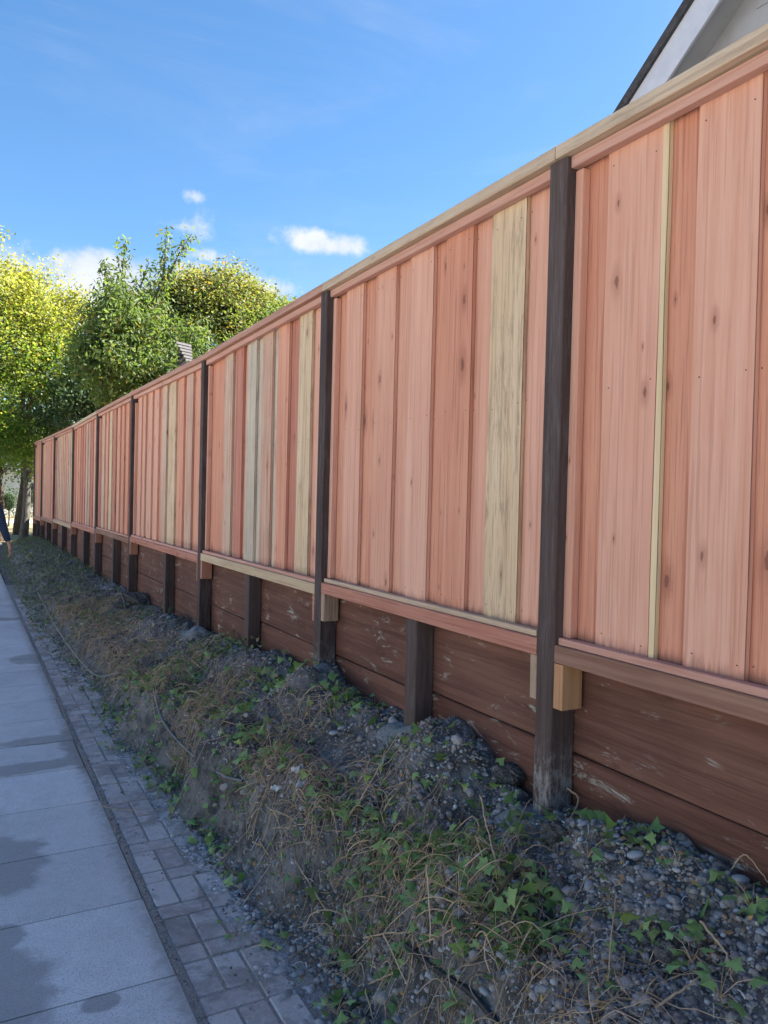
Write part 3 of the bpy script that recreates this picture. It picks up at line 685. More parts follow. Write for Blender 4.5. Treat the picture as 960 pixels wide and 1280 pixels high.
# long hanging roots on the steep face
pr = spots(40, 6, 1.3, (.0, .10), 1.4); a4, b4 = vines(0, .1, .3, 8, pr, (.0008, .002), .03, .5, 1.0, 9)
v, f = tube_np(a4, b4, 3); npmesh('bank_roots', v, f, M['vine'], smooth=True, label='thin roots hanging down the cut face of the soil bank', cat='roots', kind='stuff')

# leaves
def leaf_outline():
    lobes = [(0,0),(.16,-.15),(.46,-.20),(.42,.02),(.76,.22),(.44,.36),(.30,.52),(.13,.80),(0,1.05)]
    pts = lobes+[(-x, y_) for x, y_ in lobes[-2:0:-1]]
    return np.array(pts)
LO = leaf_outline()
def ivy_arrays(n):
    c = np.array([[0, .28]]); P2 = np.concatenate([c, LO]); m_ = len(LO)
    z = -.30*np.abs(P2[:, 0])+.05*P2[:, 1]; z[0] = .03
    v = np.column_stack([P2, z]); f = np.array([[0, 1+i, 1+(i+1) % m_] for i in range(m_)]); return v, f
LV, LF = ivy_arrays(0)
SV = np.array([[0,0,0],[.32,.45,-.06],[0,1,.0],[-.32,.45,-.06],[0,.5,.05]]); SF = np.array([[0,1,4],[1,2,4],[2,3,4],[3,0,4]])
def scatter_leaves(name, pts, size, v0, f0, mat_, tilt=.8, parent=None, droop=None, **kw):
    n = len(pts); yaw = rng.uniform(0, 6.28, n)
    tx = rng.normal(0, tilt, n) if droop is None else rng.normal(droop, tilt, n); ty = rng.normal(0, tilt, n)
    v = v0[None]*size[:, None, None]
    v = v.copy(); bend = rng.normal(0, .25, n)[:, None]; v[..., 2] += bend*v[..., 1]**2/np.maximum(size[:, None], 1e-6)
    c, s = np.cos(tx)[:, None], np.sin(tx)[:, None]; v = np.stack([v[..., 0], v[..., 1]*c-v[..., 2]*s, v[..., 1]*s+v[..., 2]*c], -1)
    c, s = np.cos(ty)[:, None], np.sin(ty)[:, None]; v = np.stack([v[..., 0]*c+v[..., 2]*s, v[..., 1], -v[..., 0]*s+v[..., 2]*c], -1)
    c, s = np.cos(yaw)[:, None], np.sin(yaw)[:, None]; v = np.stack([v[..., 0]*c-v[..., 1]*s, v[..., 0]*s+v[..., 1]*c, v[..., 2]], -1)
    v = v+pts[:, None]; f = f0[None]+(np.arange(n)*len(v0))[:, None, None]
    return npmesh(name, v.reshape(-1, 3), f.reshape(-1, f0.shape[1]), mat_, parent, **kw)
pl = spots(900, 6, 1.1, (-.02, .95), 1.5, lambda x, y: vn(x*3.2, y*2.4, 41) > rng.uniform(-.25, .45, len(x)))
P3 = on(pl, 0); P3[:, 2] += rng.uniform(.004, .04, len(P3))
pc = []
for cx, cy, rr_, nn in ((1.30,2.30,.13,150),(1.38,2.05,.12,130),(1.33,1.72,.12,120),(1.45,1.66,.10,60),(1.55,1.35,.08,22),(1.30,2.75,.14,110),(1.22,3.6,.18,110),(1.72,3.55,.12,70),(1.75,1.25,.06,12),(1.15,4.6,.2,130),(1.25,5.4,.25,150),(1.6,4.2,.2,80)):
    a_ = rng.normal(0, 1, (nn, 2))*[rr_*.6, rr_]; pc.append(a_+[cx, cy])
pc = np.concatenate(pc); pc = pc[(pc[:, 0] < 1.86) & (pc[:, 0] > .9)]; P4 = on(pc, 0); P4[:, 2] += rng.uniform(.004, .06, len(P4)); P3 = np.concatenate([P3, P4])
scatter_leaves('ivy_leaves', P3, (rng.uniform(.11, .225, len(P3))**2), LV, LF, M['ivy'], .5, label='loose small ivy leaves scattered through the disturbed soil bed', cat='ivy', kind='stuff')
pl = spots(11000, 26, 4.0, (-.06, .98), 1.15, lambda x, y: vn(x*1.7, y*1.1, 43)+.08*(y-5.5) > rng.uniform(-.1, .5, len(x)))
P3 = on(pl, 0); P3[:, 2] += rng.uniform(.0, .09, len(P3))
scatter_leaves('ground_cover', P3, rng.uniform(.018, .05, len(P3)), SV, SF, M['ivyfar'], .6, label='low dark green ivy ground cover over the far end of the bed', cat='ground cover', kind='stuff')
pl = spots(9000, 13, 1.2, (.04, .98), 1.5); P3 = on(pl, .004)
scatter_leaves('leaf_litter', P3, rng.uniform(.006, .024, len(P3)), SV, SF, M['litter'], .8, label='crumbled brown dead leaves lying on the soil', cat='leaf litter', kind='stuff')
# tufts of green blades
def blades(cx, cy, n, r, L, name='grass_tuft', **kw):
    paths = []; rad = []
    for _ in range(n):
        x = cx+random.gauss(0, r); y_ = cy+random.gauss(0, r); a = random.uniform(0, 6.28); l = L*random.uniform(.5, 1.1); ln = random.uniform(.2, .9)
        z = hz(x, y_)
        paths.append(np.array([(x+math.cos(a)*l*ln*t*t, y_+math.sin(a)*l*ln*t*t, z+l*t*(1-.35*t*ln)) for t in (0,.35,.7,1)])); rad.append(np.array([.0013,.0012,.0009,.0003]))
    v, f = tube_np(paths, rad, 3); return npmesh(name, v, f, M['grass'], kind='stuff', **kw)
for cx, cy, n, r_1, L, lb in ((1.33,1.62,50,.03,.09,'bright green grass tuft at the front of the bank near the black pipe'),(1.28,2.42,40,.05,.08,'thin grass tuft among the dry vines on the crest'),
        (1.60,2.90,34,.035,.10,'yellow-green grass tuft beside the concrete at the short post'),(1.14,5.35,40,.05,.10,'pale grass tuft beside the loop of grey hose'),(1.05,4.2,40,.04,.09,'small grass tuft at the foot of the bank beside the bricks')):
    blades(cx, cy, n, r_1, L, label=lb, cat='grass tuft')
# ivy sprigs with leaves of their own
lm = []
for q_ in range(3):
    me = bpy.data.meshes.new('leaf'); vv = LV.copy(); vv[:, 2] += (q_-1)*.12*vv[:, 1]**2; me.from_pydata([tuple(a) for a in vv], [], [tuple(int(b) for b in t) for t in LF]); lm.append(me)
def mat_sprig():
    m, g = mat('ivy_sprig_leaf'); oi = g.new('ShaderNodeObjectInfo'); tc = g.new('ShaderNodeTexCoord'); s_ = g.new('ShaderNodeSeparateXYZ', ins={0: tc.outputs['Object']})
    col = g.mix(oi.outputs['Random'], (.11,.21,.075), (.28,.45,.17))
    vein = g.ramp(g.math('ABSOLUTE', s_.outputs[0]), .0, .05, .6, 0)
    col = g.mix(vein, col, (.25,.36,.14)); n = g.noise(tc.outputs['Object'], 5, 4); col = g.mix(g.ramp(n, .6, .8, 0, .5), col, (.20,.24,.07))
    return finish(m, g, col, .45, None, spec=.5, trans=.25, tcol=(.16,.3,.05))
MI = mat_sprig()
for me in lm: me.materials.append(MI)
def sprig(x, y_, n, size, label, spread=.07, h=.05):
    z = hz(x, y_); root = empty('ivy_sprig', (x, y_, z), label=label, cat='ivy sprig', group='ivy sprigs on the soil bed')
    paths = []; rad = []
    a0 = random.uniform(0, 6.28)
    for k in range(n):
        a = a0+k*2.4; d = spread*random.uniform(.35, 1.0); px, py = x+math.cos(a)*d, y_+math.sin(a)*d
        pz = max(hz(px, py)+.012, z)+h*random.uniform(.2, 1.0)
        paths.append(np.array([(x, y_, z+.003), (x+math.cos(a)*d*.5, y_+math.sin(a)*d*.5, (z+pz)/2+.015), (px, py, pz)])); rad.append(np.array([.0016,.0012,.0008]))
        o = bpy.data.objects.new('leaf', lm[k % 3]); COL.objects.link(o); o.parent = root
        o.location = (px-x, py-y_, pz-z); s = size*random.uniform(.7, 1.2); o.scale = (s, s, s)
        o.rotation_euler = (random.uniform(-.5, .4), random.uniform(-.5, .5), a-1.57+random.uniform(-.5, .5))
    v, f = tube_np(paths, rad, 3); npmesh('stem', v, f, M['vine'], root)

# ray-march a photo pixel onto the bed (used only to find where a thing lies)
def bed(x, y_):
    d = ray(x, y_).normalized(); t = .8
    while t < 40:
        p = EYE+d*t
        if .6 < p.x < 1.95 and p.z <= hz(p.x, p.y): return p.x, p.y
        if p.z <= 0 and p.x <= .7: return p.x, p.y
        if p.x >= 1.86 and p.y < 25: return 1.858, p.y
        t += .01 if t < 6 else .03
    return p.x, p.y
for (px, py, n, s, lb) in ((735,1075,7,.030,'bright green ivy sprig on open soil below the nearest dark post'),(848,1080,5,.022,'small ivy sprig on bare soil below the reddish retaining planks at right'),
        (480,1020,8,.034,'ivy sprig on the crest between vines and the concrete footing'),(525,1140,8,.034,'leafy ivy sprig in the middle of the foreground bank'),(470,1090,7,.03,'ivy sprig in the straw tangle at the crest'),
        (440,1150,6,.03,'ivy sprig hanging over the edge of the cut bank'),(660,1200,7,.038,'large leaved ivy sprig beside the broken root'),(590,1110,5,.03,'single ivy sprig beside the broken wood chunk'),
        (700,1200,5,.026,'pale ivy sprig lower in the gravel patch'),(750,1240,5,.028,'ivy sprig at the bottom edge among round pebbles'),(810,1210,3,.032,'lone ivy leaves beside the big round clod'),
        (865,1205,6,.026,'yellowish ivy sprig right of the big round clod'),(900,1250,7,.034,'dark spreading ivy sprig in the bottom right corner'),(940,1140,5,.034,'ivy sprig at the right edge near the planks'),
        (430,870,7,.03,'ivy sprig on the heap beside the second full post'),(470,880,6,.03,'ivy sprig on the slope in front of the short post'),(205,990,6,.028,'ivy sprig at the foot of the bank over the bricks'),
        (180,950,7,.03,'ivy sprig trailing on the bricks left of the hose'),(295,1175,5,.026,'green sprig on the bricks at the foot of the bank'),(230,860,8,.032,'ivy patch at the upper end of the grey hose'),
        (140,940,6,.03,'ivy shoots beside the damp patch of sidewalk'),(420,1272,7,.03,'dark ivy clump at the bottom edge on the bank foot'),(350,1095,5,.026,'ivy shoot on the shaded cut face of the bank'),(420,1195,4,.028,'two pale ivy leaves below the straw tangle')):
    x, y_ = bed(px, py); sprig(x, y_, n, s, lb)
# twigs and sticks
def stick(pts_px, r, label, m='vine', lift=.01, cat='twig', name='twig', hs=None, n=10, sides=6):
    P_ = []
    for i, (a, b) in enumerate(pts_px):
        x, y_ = bed(a, b); P_.append((x, y_, hz(x, y_)+lift+(hs[i] if hs else 0)))
    P_ = np.array(P_); t = np.linspace(0, len(P_)-1, n*(len(P_)-1)+1)
    # Catmull-Rom
    Q = []
    E = np.vstack([2*P_[0]-P_[1], P_, 2*P_[-1]-P_[-2]])
    for tt in t:
        i = min(int(tt), len(P_)-2); u = tt-i; a, b, c, d = E[i], E[i+1], E[i+2], E[i+3]
        Q.append(.5*((2*b)+(-a+c)*u+(2*a-5*b+4*c-d)*u*u+(-a+3*b-3*c+d)*u**3))
    Q = np.array(Q); Q += rng.normal(0, r*.35, Q.shape)*(0 if m in ('hose','blackpipe') else 1)
    rr = np.full(len(Q), r) if m in ('hose','blackpipe') else np.linspace(r, r*.5, len(Q))
    v, f = tube_np([Q], [rr], sides if m in ('hose','blackpipe') else 5)
    return npmesh(name, v, f, M[m], smooth=True, label=label, cat=cat)
stick([(192,872),(203,910),(232,945),(275,980),(303,990)], .007, 'upper length of thin grey irrigation hose lying on the bank', 'hose', .035, 'hose', 'irrigation_hose', sides=8)
stick([(47,745),(62,775),(85,815),(118,852),(150,850)], .007, 'far loop of grey irrigation hose curling at the foot of the bank', 'hose', .05, 'hose', 'irrigation_hose', sides=8)
stick([(503,1192),(540,1222),(585,1262),(625,1300)], .0085, 'black poly pipe lying along the bank edge at the bottom of the picture', 'blackpipe', .03, 'pipe', 'black_pipe', sides=10)
for px_, r, lb, hs in (([(600,1035),(612,1080),(640,1150)], .005, 'upright broken stick in the foreground soil', [.10,.06,0]),
        ([(665,1105),(640,1118),(610,1160),(585,1185)], .011, 'thick curved root with torn yellow end', [.03,.05,.04,.0]),
        ([(575,1183),(620,1195),(660,1212)], .0045, 'pale peeled twig beside the thick root', None), ([(520,1190),(570,1165),(625,1128)], .004, 'thin straight twig above the black pipe', None),
        ([(820,1268),(860,1240),(890,1215)], .004, 'straight brown twig lying on the pebbles at bottom right', None), ([(875,1172),(905,1205),(915,1235)], .006, 'forked dry twig right of the round clod', [.03,.02,0]),
        ([(700,1150),(720,1125),(735,1100)], .003, 'bent pale stem under the green sprig', None), ([(760,1250),(762,1215),(768,1165)], .003, 'upright yellow stem at the bottom right', [0,.03,.09]),
        ([(915,1058),(935,1040),(965,1050)], .003, 'thin vine arching against the plank wall at right', [0,.06,.03]), ([(868,1082),(890,1110)], .0022, 'tiny white twig on bare soil', None),
        ([(708,985),(725,1010),(700,1045)], .006, 'curled brown root beside the nearest post', [.08,.04,.0]), ([(305,990),(335,1015),(345,1025)], .004, 'pale root at the lower end of the hose', None),
        ([(370,1085),(410,1150),(415,1170)], .004, 'long root hanging down the cut bank', None), ([(105,1002),(150,1015),(205,1015)], .004, 'long thin twig lying across bricks and sidewalk', None),
        ([(455,1190),(500,1180),(550,1180)], .005, 'brown stem pointing left at the pipe end', [.03,.02,0]), ([(310,785),(322,812)], .005, 'grey stick leaning on the short post', [.1,0]),
        ([(130,770),(150,752),(160,790)], .004, 'arching pale stem over the far orange straw', [.0,.08,.0]), ([(460,1235),(500,1215),(520,1190)], .005, 'dry stalk under the brown tangle', None)):
    stick(px_, r*(.7 if r > .0045 else .85), lb, hs=hs, m='barkd' if r > .0105 else 'vine')
# clods and debris that stand out
def lumpy(name, px, py, s, m, label, cat, sq=.8, seed=1, rough=.3):
    x, y_ = bed(px, py); bm = bmesh.new(); bmesh.ops.create_icosphere(bm, subdivisions=5 if s > .03 else 4, radius=1)
    v = np.array([a.co[:] for a in bm.verts]); f = [tuple(q_.index for q_ in t.verts) for t in bm.faces]; bm.free()
    d = 1
    for fr_, am in ((1.6, 1.3), (4, .8), (9, .5), (19, .28)): d = d+rough*am*vn(v[:, 0]*fr_+v[:, 2]*fr_*.8+seed, v[:, 1]*fr_-v[:, 2]*fr_*.6+seed, seed)
    v = v*d[:, None]*np.array([s*1.1, s, s*sq])+np.array([x, y_, hz(x, y_)+s*sq*.35]); return mesh(name, v, f, M[m], smooth=False, label=label, cat=cat)
lumpy('dirt_clod', 833, 1198, .030, 'lump', 'big round dirt clod among pebbles at the lower right', 'clod', 1, 3)
lumpy('dirt_clod', 693, 1045, .040, 'lump', 'dark lump of soil below the nearest post', 'clod', .8, 4)
lumpy('dirt_clod', 640, 965, .06, 'lump', 'dark heaped lump of soil against the planks left of the nearest post', 'clod', .7, 5)
lumpy('dirt_clod', 170, 757, .16, 'lump', 'far dark heap of dug soil beside the plank wall', 'clod', .6, 6)
lumpy('rock', 645, 1085, .022, 'gravel', 'pale angular rock left of the broken stick', 'rock', .7, 7, .4)
def scrap(px, py, s, label, seed):
    x, y_ = bed(px, py); n = 7; v = []; f = []; random.seed(seed)
    for i in range(n):
        for j in range(4):
            v.append((x+(i/(n-1)-.5)*s+.004*random.random(), y_+(j/3-.5)*s*.45+.25*s*math.sin(i*.9+seed), hz(x, y_)+.012+s*.25*math.sin(i*1.3+j*1.1+seed)+.006*random.random()))
    for i in range(n-1):
        for j in range(3): f.append((i*4+j, (i+1)*4+j, (i+1)*4+j+1, i*4+j+1))
    o = mesh('paper_scrap', v, f, M['white'], smooth=True, label=label, cat='litter'); md = o.modifiers.new('s', 'SOLIDIFY'); md.thickness = .0012; return o
scrap(372, 965, .055, 'crumpled white paper scrap on the soil in the middle of the bank', 3)
scrap(345, 992, .045, 'torn whitish scrap caught in the vines left of the other one', 8)
scrap(905, 1010, .03, 'tiny pale scrap at the planks', 5) if False else None
random.seed(99)

# ------------------------------------------------------------------ trees
def quads_leaf():
    v = np.array([[0,0,0],[.30,.5,-.08],[0,1,0],[-.30,.5,-.08]]); f = np.array([[0,1,2],[0,2,3]]); return v, f
QV, QF = quads_leaf()
NV = QV*np.array([.6,1,1])
def tree(name, label, base, stems, blobs, ncl, per, leaf, lmat, bmat, crad=.32, droop=-.3, shoots=(), branches=40, narrow=False, group=None, gap=-.13):
    root = empty(name, base, label=label, cat='tree', group=group)
    paths = []; rad = []; nodes = []
    for pts, r0, r1 in stems:
        pts = np.array(pts, float); n = 12; t = np.linspace(0, len(pts)-1, n)
        q_ = np.array([np.interp(t, range(len(pts)), pts[:, k]) for k in range(3)]).T; q_[1:-1, :2] += rng.normal(0, .03, (n-2, 2))
        rr = np.linspace(r0, r1, n); rr[0] *= 1.25; paths.append(q_); rad.append(rr); nodes.append(q_[3:])
    nodes = np.concatenate(nodes)
    C = []
    for (c, r, wgt) in blobs:
        k = int(ncl*wgt); p = rng.normal(0, 1, (k, 3)); p /= np.linalg.norm(p, axis=1, keepdims=True); rr = rng.uniform(.25, 1, k)**(1/2.4)
        p = p*rr[:, None]*(1+.25*np.sin(p*5+c[0])[:, :1]); C.append(np.array(c)+p*np.array(r))
    C = np.concatenate(C)
    C = C[(vn(C[:, 0]*1.5+C[:, 1]*.6, C[:, 2]*1.6-C[:, 1]*.5, 77) > gap)]
    for k in rng.choice(len(C), min(branches, len(C)), replace=False):
        c = C[k]; d = np.linalg.norm(nodes-c, axis=1)+np.maximum(nodes[:, 2]-c[2]+.3, 0)*3; s = nodes[np.argmin(d)]
        t = np.linspace(0, 1, 6)[:, None]; mid = (s+c)/2+np.array([0, 0, .15*np.linalg.norm(c-s)])
        q_ = (1-t)**2*s+2*t*(1-t)*mid+t*t*c; L = np.linalg.norm(c-s); paths.append(q_); rad.append(np.linspace(.012+.012*L, .006, 6))
    for pts, cnt in shoots:
        pts = np.array(pts, float); t = np.linspace(0, len(pts)-1, 10); q_ = np.array([np.interp(t, range(len(pts)), pts[:, k]) for k in range(3)]).T
        paths.append(q_); rad.append(np.linspace(.035, .008, 10))
    v, f = tube_np(paths, rad, 7); npmesh('trunk', v, f, M[bmat], root, smooth=True)
    n = len(C)*per; cc = np.repeat(C, per, 0); L = cc+rng.normal(0, crad, cc.shape)*np.array([1, 1, .75])
    for pts, cnt in shoots:
        pts = np.array(pts, float); t = rng.uniform(.1, len(pts)-1, cnt); q_ = np.array([np.interp(t, range(len(pts)), pts[:, k]) for k in range(3)]).T
        L = np.concatenate([L, q_+rng.normal(0, .09, q_.shape)])
    size = rng.uniform(.6, 1.25, len(L))*leaf
    scatter_leaves('crown', L, size, NV if narrow else QV, QF, M[lmat], .7, root, droop=droop)
    return root
# yellow-green tree at the fence end
b = Vector((1.62, 26.3, -.02))
s1 = [(b.x,b.y,-.1), tuple(P(33,600,26.3)), tuple(P(30,560,26.3)), tuple(P(27,500,26.3)), tuple(P(26,400,26.2)), tuple(P(30,345,26.2))]
s2 = [tuple(P(33,610,26.3)), tuple(P(36,560,26.3)), tuple(P(37,500,26.4)), tuple(P(40,430,26.6)), tuple(P(58,350,26.6))]
def A(x, y_, Y): return tuple(P(x, y_, Y))
tree('yellow_green_tree', 'tall yellow-green tree with twin grey stems at the far end of the fence', b, [(s1,.125,.03),(s2,.09,.03),([A(37,505,26.4),A(60,490,26.3),A(86,486,26)],.05,.02),([A(35,540,26.3),A(10,500,26),A(-20,460,26)],.06,.02)],
     [(A(30,440,26.3),(1.7,1.7,2.1),.40),(A(60,400,26.5),(1.2,1.2,1.6),.16),(A(-20,420,26),(2.0,2.0,2.0),.16),(A(8,372,26.3),(1.0,1.1,.9),.08),(A(62,358,26.5),(.45,.45,.85),.05),(A(30,362,26.5),(.5,.5,.6),.04),(A(95,385,26.5),(.5,.5,.35),.03),
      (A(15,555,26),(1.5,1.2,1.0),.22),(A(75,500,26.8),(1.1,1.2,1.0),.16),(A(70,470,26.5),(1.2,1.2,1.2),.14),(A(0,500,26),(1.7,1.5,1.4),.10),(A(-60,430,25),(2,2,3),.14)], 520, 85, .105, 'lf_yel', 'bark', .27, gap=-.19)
# brown trunk behind it and one at the left edge
b2 = Vector((1.75, 31.0, -.02)); tree('street_tree', 'brown trunked tree just behind the twin stemmed tree', b2, [([(1.72,31,-.1),A(28,610,31),A(30,540,31),A(20,470,31)],.14,.05)],
     [(A(50,540,31),(2.2,2,1.5),.8),(A(95,480,31),(1.6,1.6,1.3),.3),(A(20,470,32),(2.2,2,1.8),.3)], 130, 60, .12, 'lf_dark', 'barkd', .35, gap=-.5)
b3 = Vector(A(-2,676,27)); b3.z = -.02; tree('street_tree', 'dark trunk at the left edge of the picture behind the person', b3, [([(b3.x,b3.y,-.1),A(0,620,27),A(-3,560,27),A(-10,480,27)],.14,.06)],
     [(A(-40,470,27),(2.2,2,2),.6),(A(-10,550,27.5),(1.2,1,.9),.25),(A(10,575,27.5),(.7,.8,.5),.15)], 110, 60, .11, 'lf_yel', 'barkd', .3)
# dark tree behind the fence with long upright shoots
b4 = Vector((3.7, 18.6, .95)); T = 18.6
GAP4 = -.02
tree('cherry_tree', 'dark green tree behind the fence sending up long leafy shoots', b4, [([(3.7,T,.9),A(165,480,T),A(160,420,T),A(150,370,T)],.15,.05),([A(165,470,T),A(185,400,T),A(205,345,T)],.09,.04)],
     [(A(160,440,T),(1.3,1.1,1.0),.36),(A(190,395,T),(.7,.6,.55),.10),(A(165,375,T),(.45,.4,.5),.06),(A(115,430,T),(.4,.4,.6),.06),(A(130,470,T),(.8,.9,.8),.2),(A(205,440,T),(1.0,1,.75),.22),(A(150,395,T),(.6,.6,.6),.14),(A(240,455,T),(.8,.9,.45),.12),(A(195,470,T-.5),(1.2,1,.5),.15)], 240, 85, .145, 'lf_cherry', 'bark', .22, -.9,
     shoots=[([A(160,400,T),A(152,350,T),A(157,300,T)],260),([A(190,400,T),A(205,340,T),A(208,288,T)],220),([A(200,370,T),A(222,320,T),A(240,292,T)],200),([A(150,400,T),A(132,370,T),A(108,385,T)],150),([A(140,390,T),A(134,350,T),A(130,328,T)],120),([A(165,390,T),A(175,360,T),A(186,328,T)],170)], narrow=True, gap=GAP4)
# dense dark evergreen filling the gap above the fence
b5 = Vector((3.4, 24.0, .95)); tree('evergreen_tree', 'dense dark evergreen behind the far end of the fence', b5, [([(3.4,24,.9),A(110,480,24),A(110,440,24)],.15,.05)],
     [(A(105,500,24),(1.2,1.1,.9),.4),(A(130,470,24),(1.1,1,1.0),.4),(A(85,530,24.5),(.9,1,.6),.2),(A(165,470,24),(1.2,1,.8),.3)], 130, 70, .12, 'lf_dark', 'barkd', .26, gap=-.5)
# round ochre-topped tree
b6 = Vector((8.3, 27.4, .95)); T = 27.4
tree('round_tree', 'broad round tree with ochre tinged crown behind the fence', b6, [([(8.3,T,.9),A(275,430,T),A(275,380,T)],.22,.08)],
     [(A(268,425,T),(2.7,2.0,2.3),.6),(A(330,412,T),(1.5,1.4,1.45),.35),(A(240,385,T),(1.6,1.3,1.2),.2),(A(215,410,T),(1.5,1.4,1.6),.2),(A(252,372,T),(1.5,1.2,.9),.2),(A(300,378,T),(1.2,1.1,.8),.15)], 430, 75, .13, 'lf_round', 'barkd', .28, gap=-.3)
b9 = Vector((5.4, 31.5, -.02)); tree('shade_tree', 'broad dark tree beyond the fence end shading the lawn', b9, [([(5.4,31.5,-.1),(5.5,31.5,2.5),(5.4,31.5,4.5)],.2,.08)],
     [((5.0,31.3,4.3),(3.4,4.2,1.9),1.0)], 260, 60, .15, 'lf_dark', 'barkd', .4)
b7 = Vector((10.0, 23.0, .95)); T = 23
tree('small_tree', 'little tree top showing over the fence right of the round tree', b7, [([(b7.x,T,.9),A(380,430,T)],.12,.04)],
     [(A(385,410,T),(.95,.9,.75),.6),(A(355,400,T),(.5,.5,.6),.3),(A(340,410,T),(.6,.6,.5),.2)], 60, 60, .11, 'lf_cherry', 'bark', .2, gap=-.4)
# unseen pale houses added to bounce sunlight, then far trees along the street
for y0, wd, hh, cl in ((-16,11,4.6,'palewall'),(-1,12,5.2,'palewall'),(15,11,4.4,'palewall'),(30,10,4.8,'palewall')):
    h3 = empty('light_bounce_house', (-17, y0+wd/2, 0), label={-16:'unseen pale house added over the road for bounce light, farthest back behind the photographer',-1:'unseen tall pale house added over the road for bounce light, directly opposite the fence',15:'unseen lower pale house added over the road for bounce light, facing the middle of the fence',30:'unseen pale house added over the road for bounce light, nearest the side street'}[y0], cat='house')
    box('wall', -24, -17, y0, y0+wd, -.15, hh, M[cl], h3)
    v = [(-24.5,y0-.4,hh),(-16.5,y0-.4,hh),(-16.5,y0+wd+.4,hh),(-24.5,y0+wd+.4,hh),(-20.5,y0-.4,hh+2),(-20.5,y0+wd+.4,hh+2)]
    mesh('roof', v, [(0,1,4),(1,2,5,4),(2,3,5),(3,0,4,5),(3,2,1,0)], M['roofedge'], h3)
    for q_ in range(3):
        fr = box('window', -17.0, -16.94, y0+1.2+q_*3.2, y0+2.6+q_*3.2, 1.0, 2.4, M['fascia'], h3); box('pane', -16.938, -16.92, y0+1.27+q_*3.2, y0+2.53+q_*3.2, 1.07, 2.33, M['glass'], fr)
FT = [(1.0,66,7),(6,70,8),(12,64,7.5),(20,66,8.5),(30,60,8),(-6,68,9),(-14,62,8),(-14,47,9),(16,14,6),(22,22,7)]
FL = ['farthest street tree straight ahead, seen low between the trunks','far street tree just right of the one straight ahead','far street tree behind the hedge, third from the left','tall far street tree behind the right end of the hedge','far street tree well right of the pale house','tall far street tree left of the one straight ahead','far street tree at the left of the side street corner','tall street tree across the road near the corner','yard tree behind the fence close to the gabled house','large yard tree far behind the fence at the right']
for (x, y_, h), fl_ in zip(FT, FL):
    zb_ = .95 if (y_ < 26 and x > 2) else -.1
    tree('street_tree', fl_, Vector((x,y_,zb_)), [([(x,y_,zb_-.05),(x+.1,y_,h*.5),(x,y_,h*.7)],.2,.08)],
         [((x,y_,h*.62),(2.6,2.6,h*.3),1.0)], 60, 40, .26, 'lf_far', 'barkd', .5, branches=14, group='far street trees')
hg = empty('hedge', (4, 53.5, -.1), label='clipped green hedge in front of the pale house across the side street', cat='hedge')
pp = np.column_stack([rng.uniform(-5, 12, 9000), rng.normal(53.5, .35, 9000), rng.uniform(-.1, 1.75, 9000)+rng.normal(0, .07, 9000)])
scatter_leaves('foliage', pp, rng.uniform(.07,.14,9000), QV, QF, M['lf_far'], .8, hg)
# dark round shrub beyond the fence end
sc_ = A(11, 627, 38); b8 = Vector((sc_[0], 38, -.02))
r8 = empty('round_shrub', b8, label='dark clipped oval shrub on a stem beside the left tree trunk', cat='shrub')
v, f = tube_np([np.array([(sc_[0],38,-.05),(sc_[0]+.03,38,.4),(sc_[0],38,1.0)])], [np.array([.05,.04,.03])], 6); npmesh('stem', v, f, M['barkd'], r8)
pp = rng.normal(0, 1, (2600, 3)); pp /= np.linalg.norm(pp, axis=1, keepdims=True); pp = np.array(sc_)+pp*(rng.uniform(.2,1,(2600,1))**.4)*np.array([.26,.26,.40])
scatter_leaves('crown', pp, rng.uniform(.04,.07,2600), QV, QF, M['lf_dark'], .8, r8)

# ------------------------------------------------------------------ house at the upper right
house = empty('gabled_house', (6.0, 1.5, .95), label='grey gabled house with white rake board behind the fence at upper right', cat='house')
X0 = 5.0; PK = (1.2, 5.06+.785*(5.06-1.2)); SL = .785
def rake(y_, drop=0): return PK[1]-SL*abs(y_-PK[0])-drop
def strip(name, d0, d1, x0, x1, m, ye=2.2, parent=house, **kw):
    ynear, yfar = PK[0]-5.6, PK[0]+5.6
    v = []
    for x in (x0, x1):
        for y_ in (ynear, PK[0], yfar): v += [(x, y_, rake(y_, d0)), (x, y_, rake(y_, d1))]
    f = [(0,1,3,2),(2,3,5,4),(6,8,9,7),(8,10,11,9),(0,2,8,6),(2,4,10,8),(1,7,9,3),(3,9,11,5),(0,6,7,1),(4,5,11,10)]
    return mesh(name, v, f, m, parent, **kw)
strip('roof', 0, .10, X0-.03, 14, M['roofedge'])
strip('rake_board', .102, .40, X0, X0+.035, M['fascia'])
strip('rake_trim', .385, .43, X0-.012, X0-.001, M['fascia'])
strip('soffit', .30, .33, X0+.037, X0+.29, M['wallgrey'])
yn, yf = PK[0]-5.0, PK[0]+5.0; xw = X0+.28
v = [(xw,yn,.9),(xw,yf,.9),(xw,yf,rake(yf,.2)),(xw,PK[0],rake(PK[0],.2)),(xw,yn,rake(yn,.2))]; v += [(13.5,y_,z) for x,y_,z in v]
mesh('wall', v, [(0,1,2,3,4),(9,8,7,6,5),(0,5,6,1),(1,6,7,2),(4,9,5,0)], M['wallgrey'], house)
for k in range(24):   # lapped siding on the gable
    z0 = 2.9+k*.18; hw = (PK[1]-.36-z0-.2)/SL
    if hw < .15: break
    hw = min(hw, 5.0)
    box('siding_board', xw-.016, xw-.002, PK[0]-hw, PK[0]+hw, z0, z0+.174, M['wallgrey'], house)
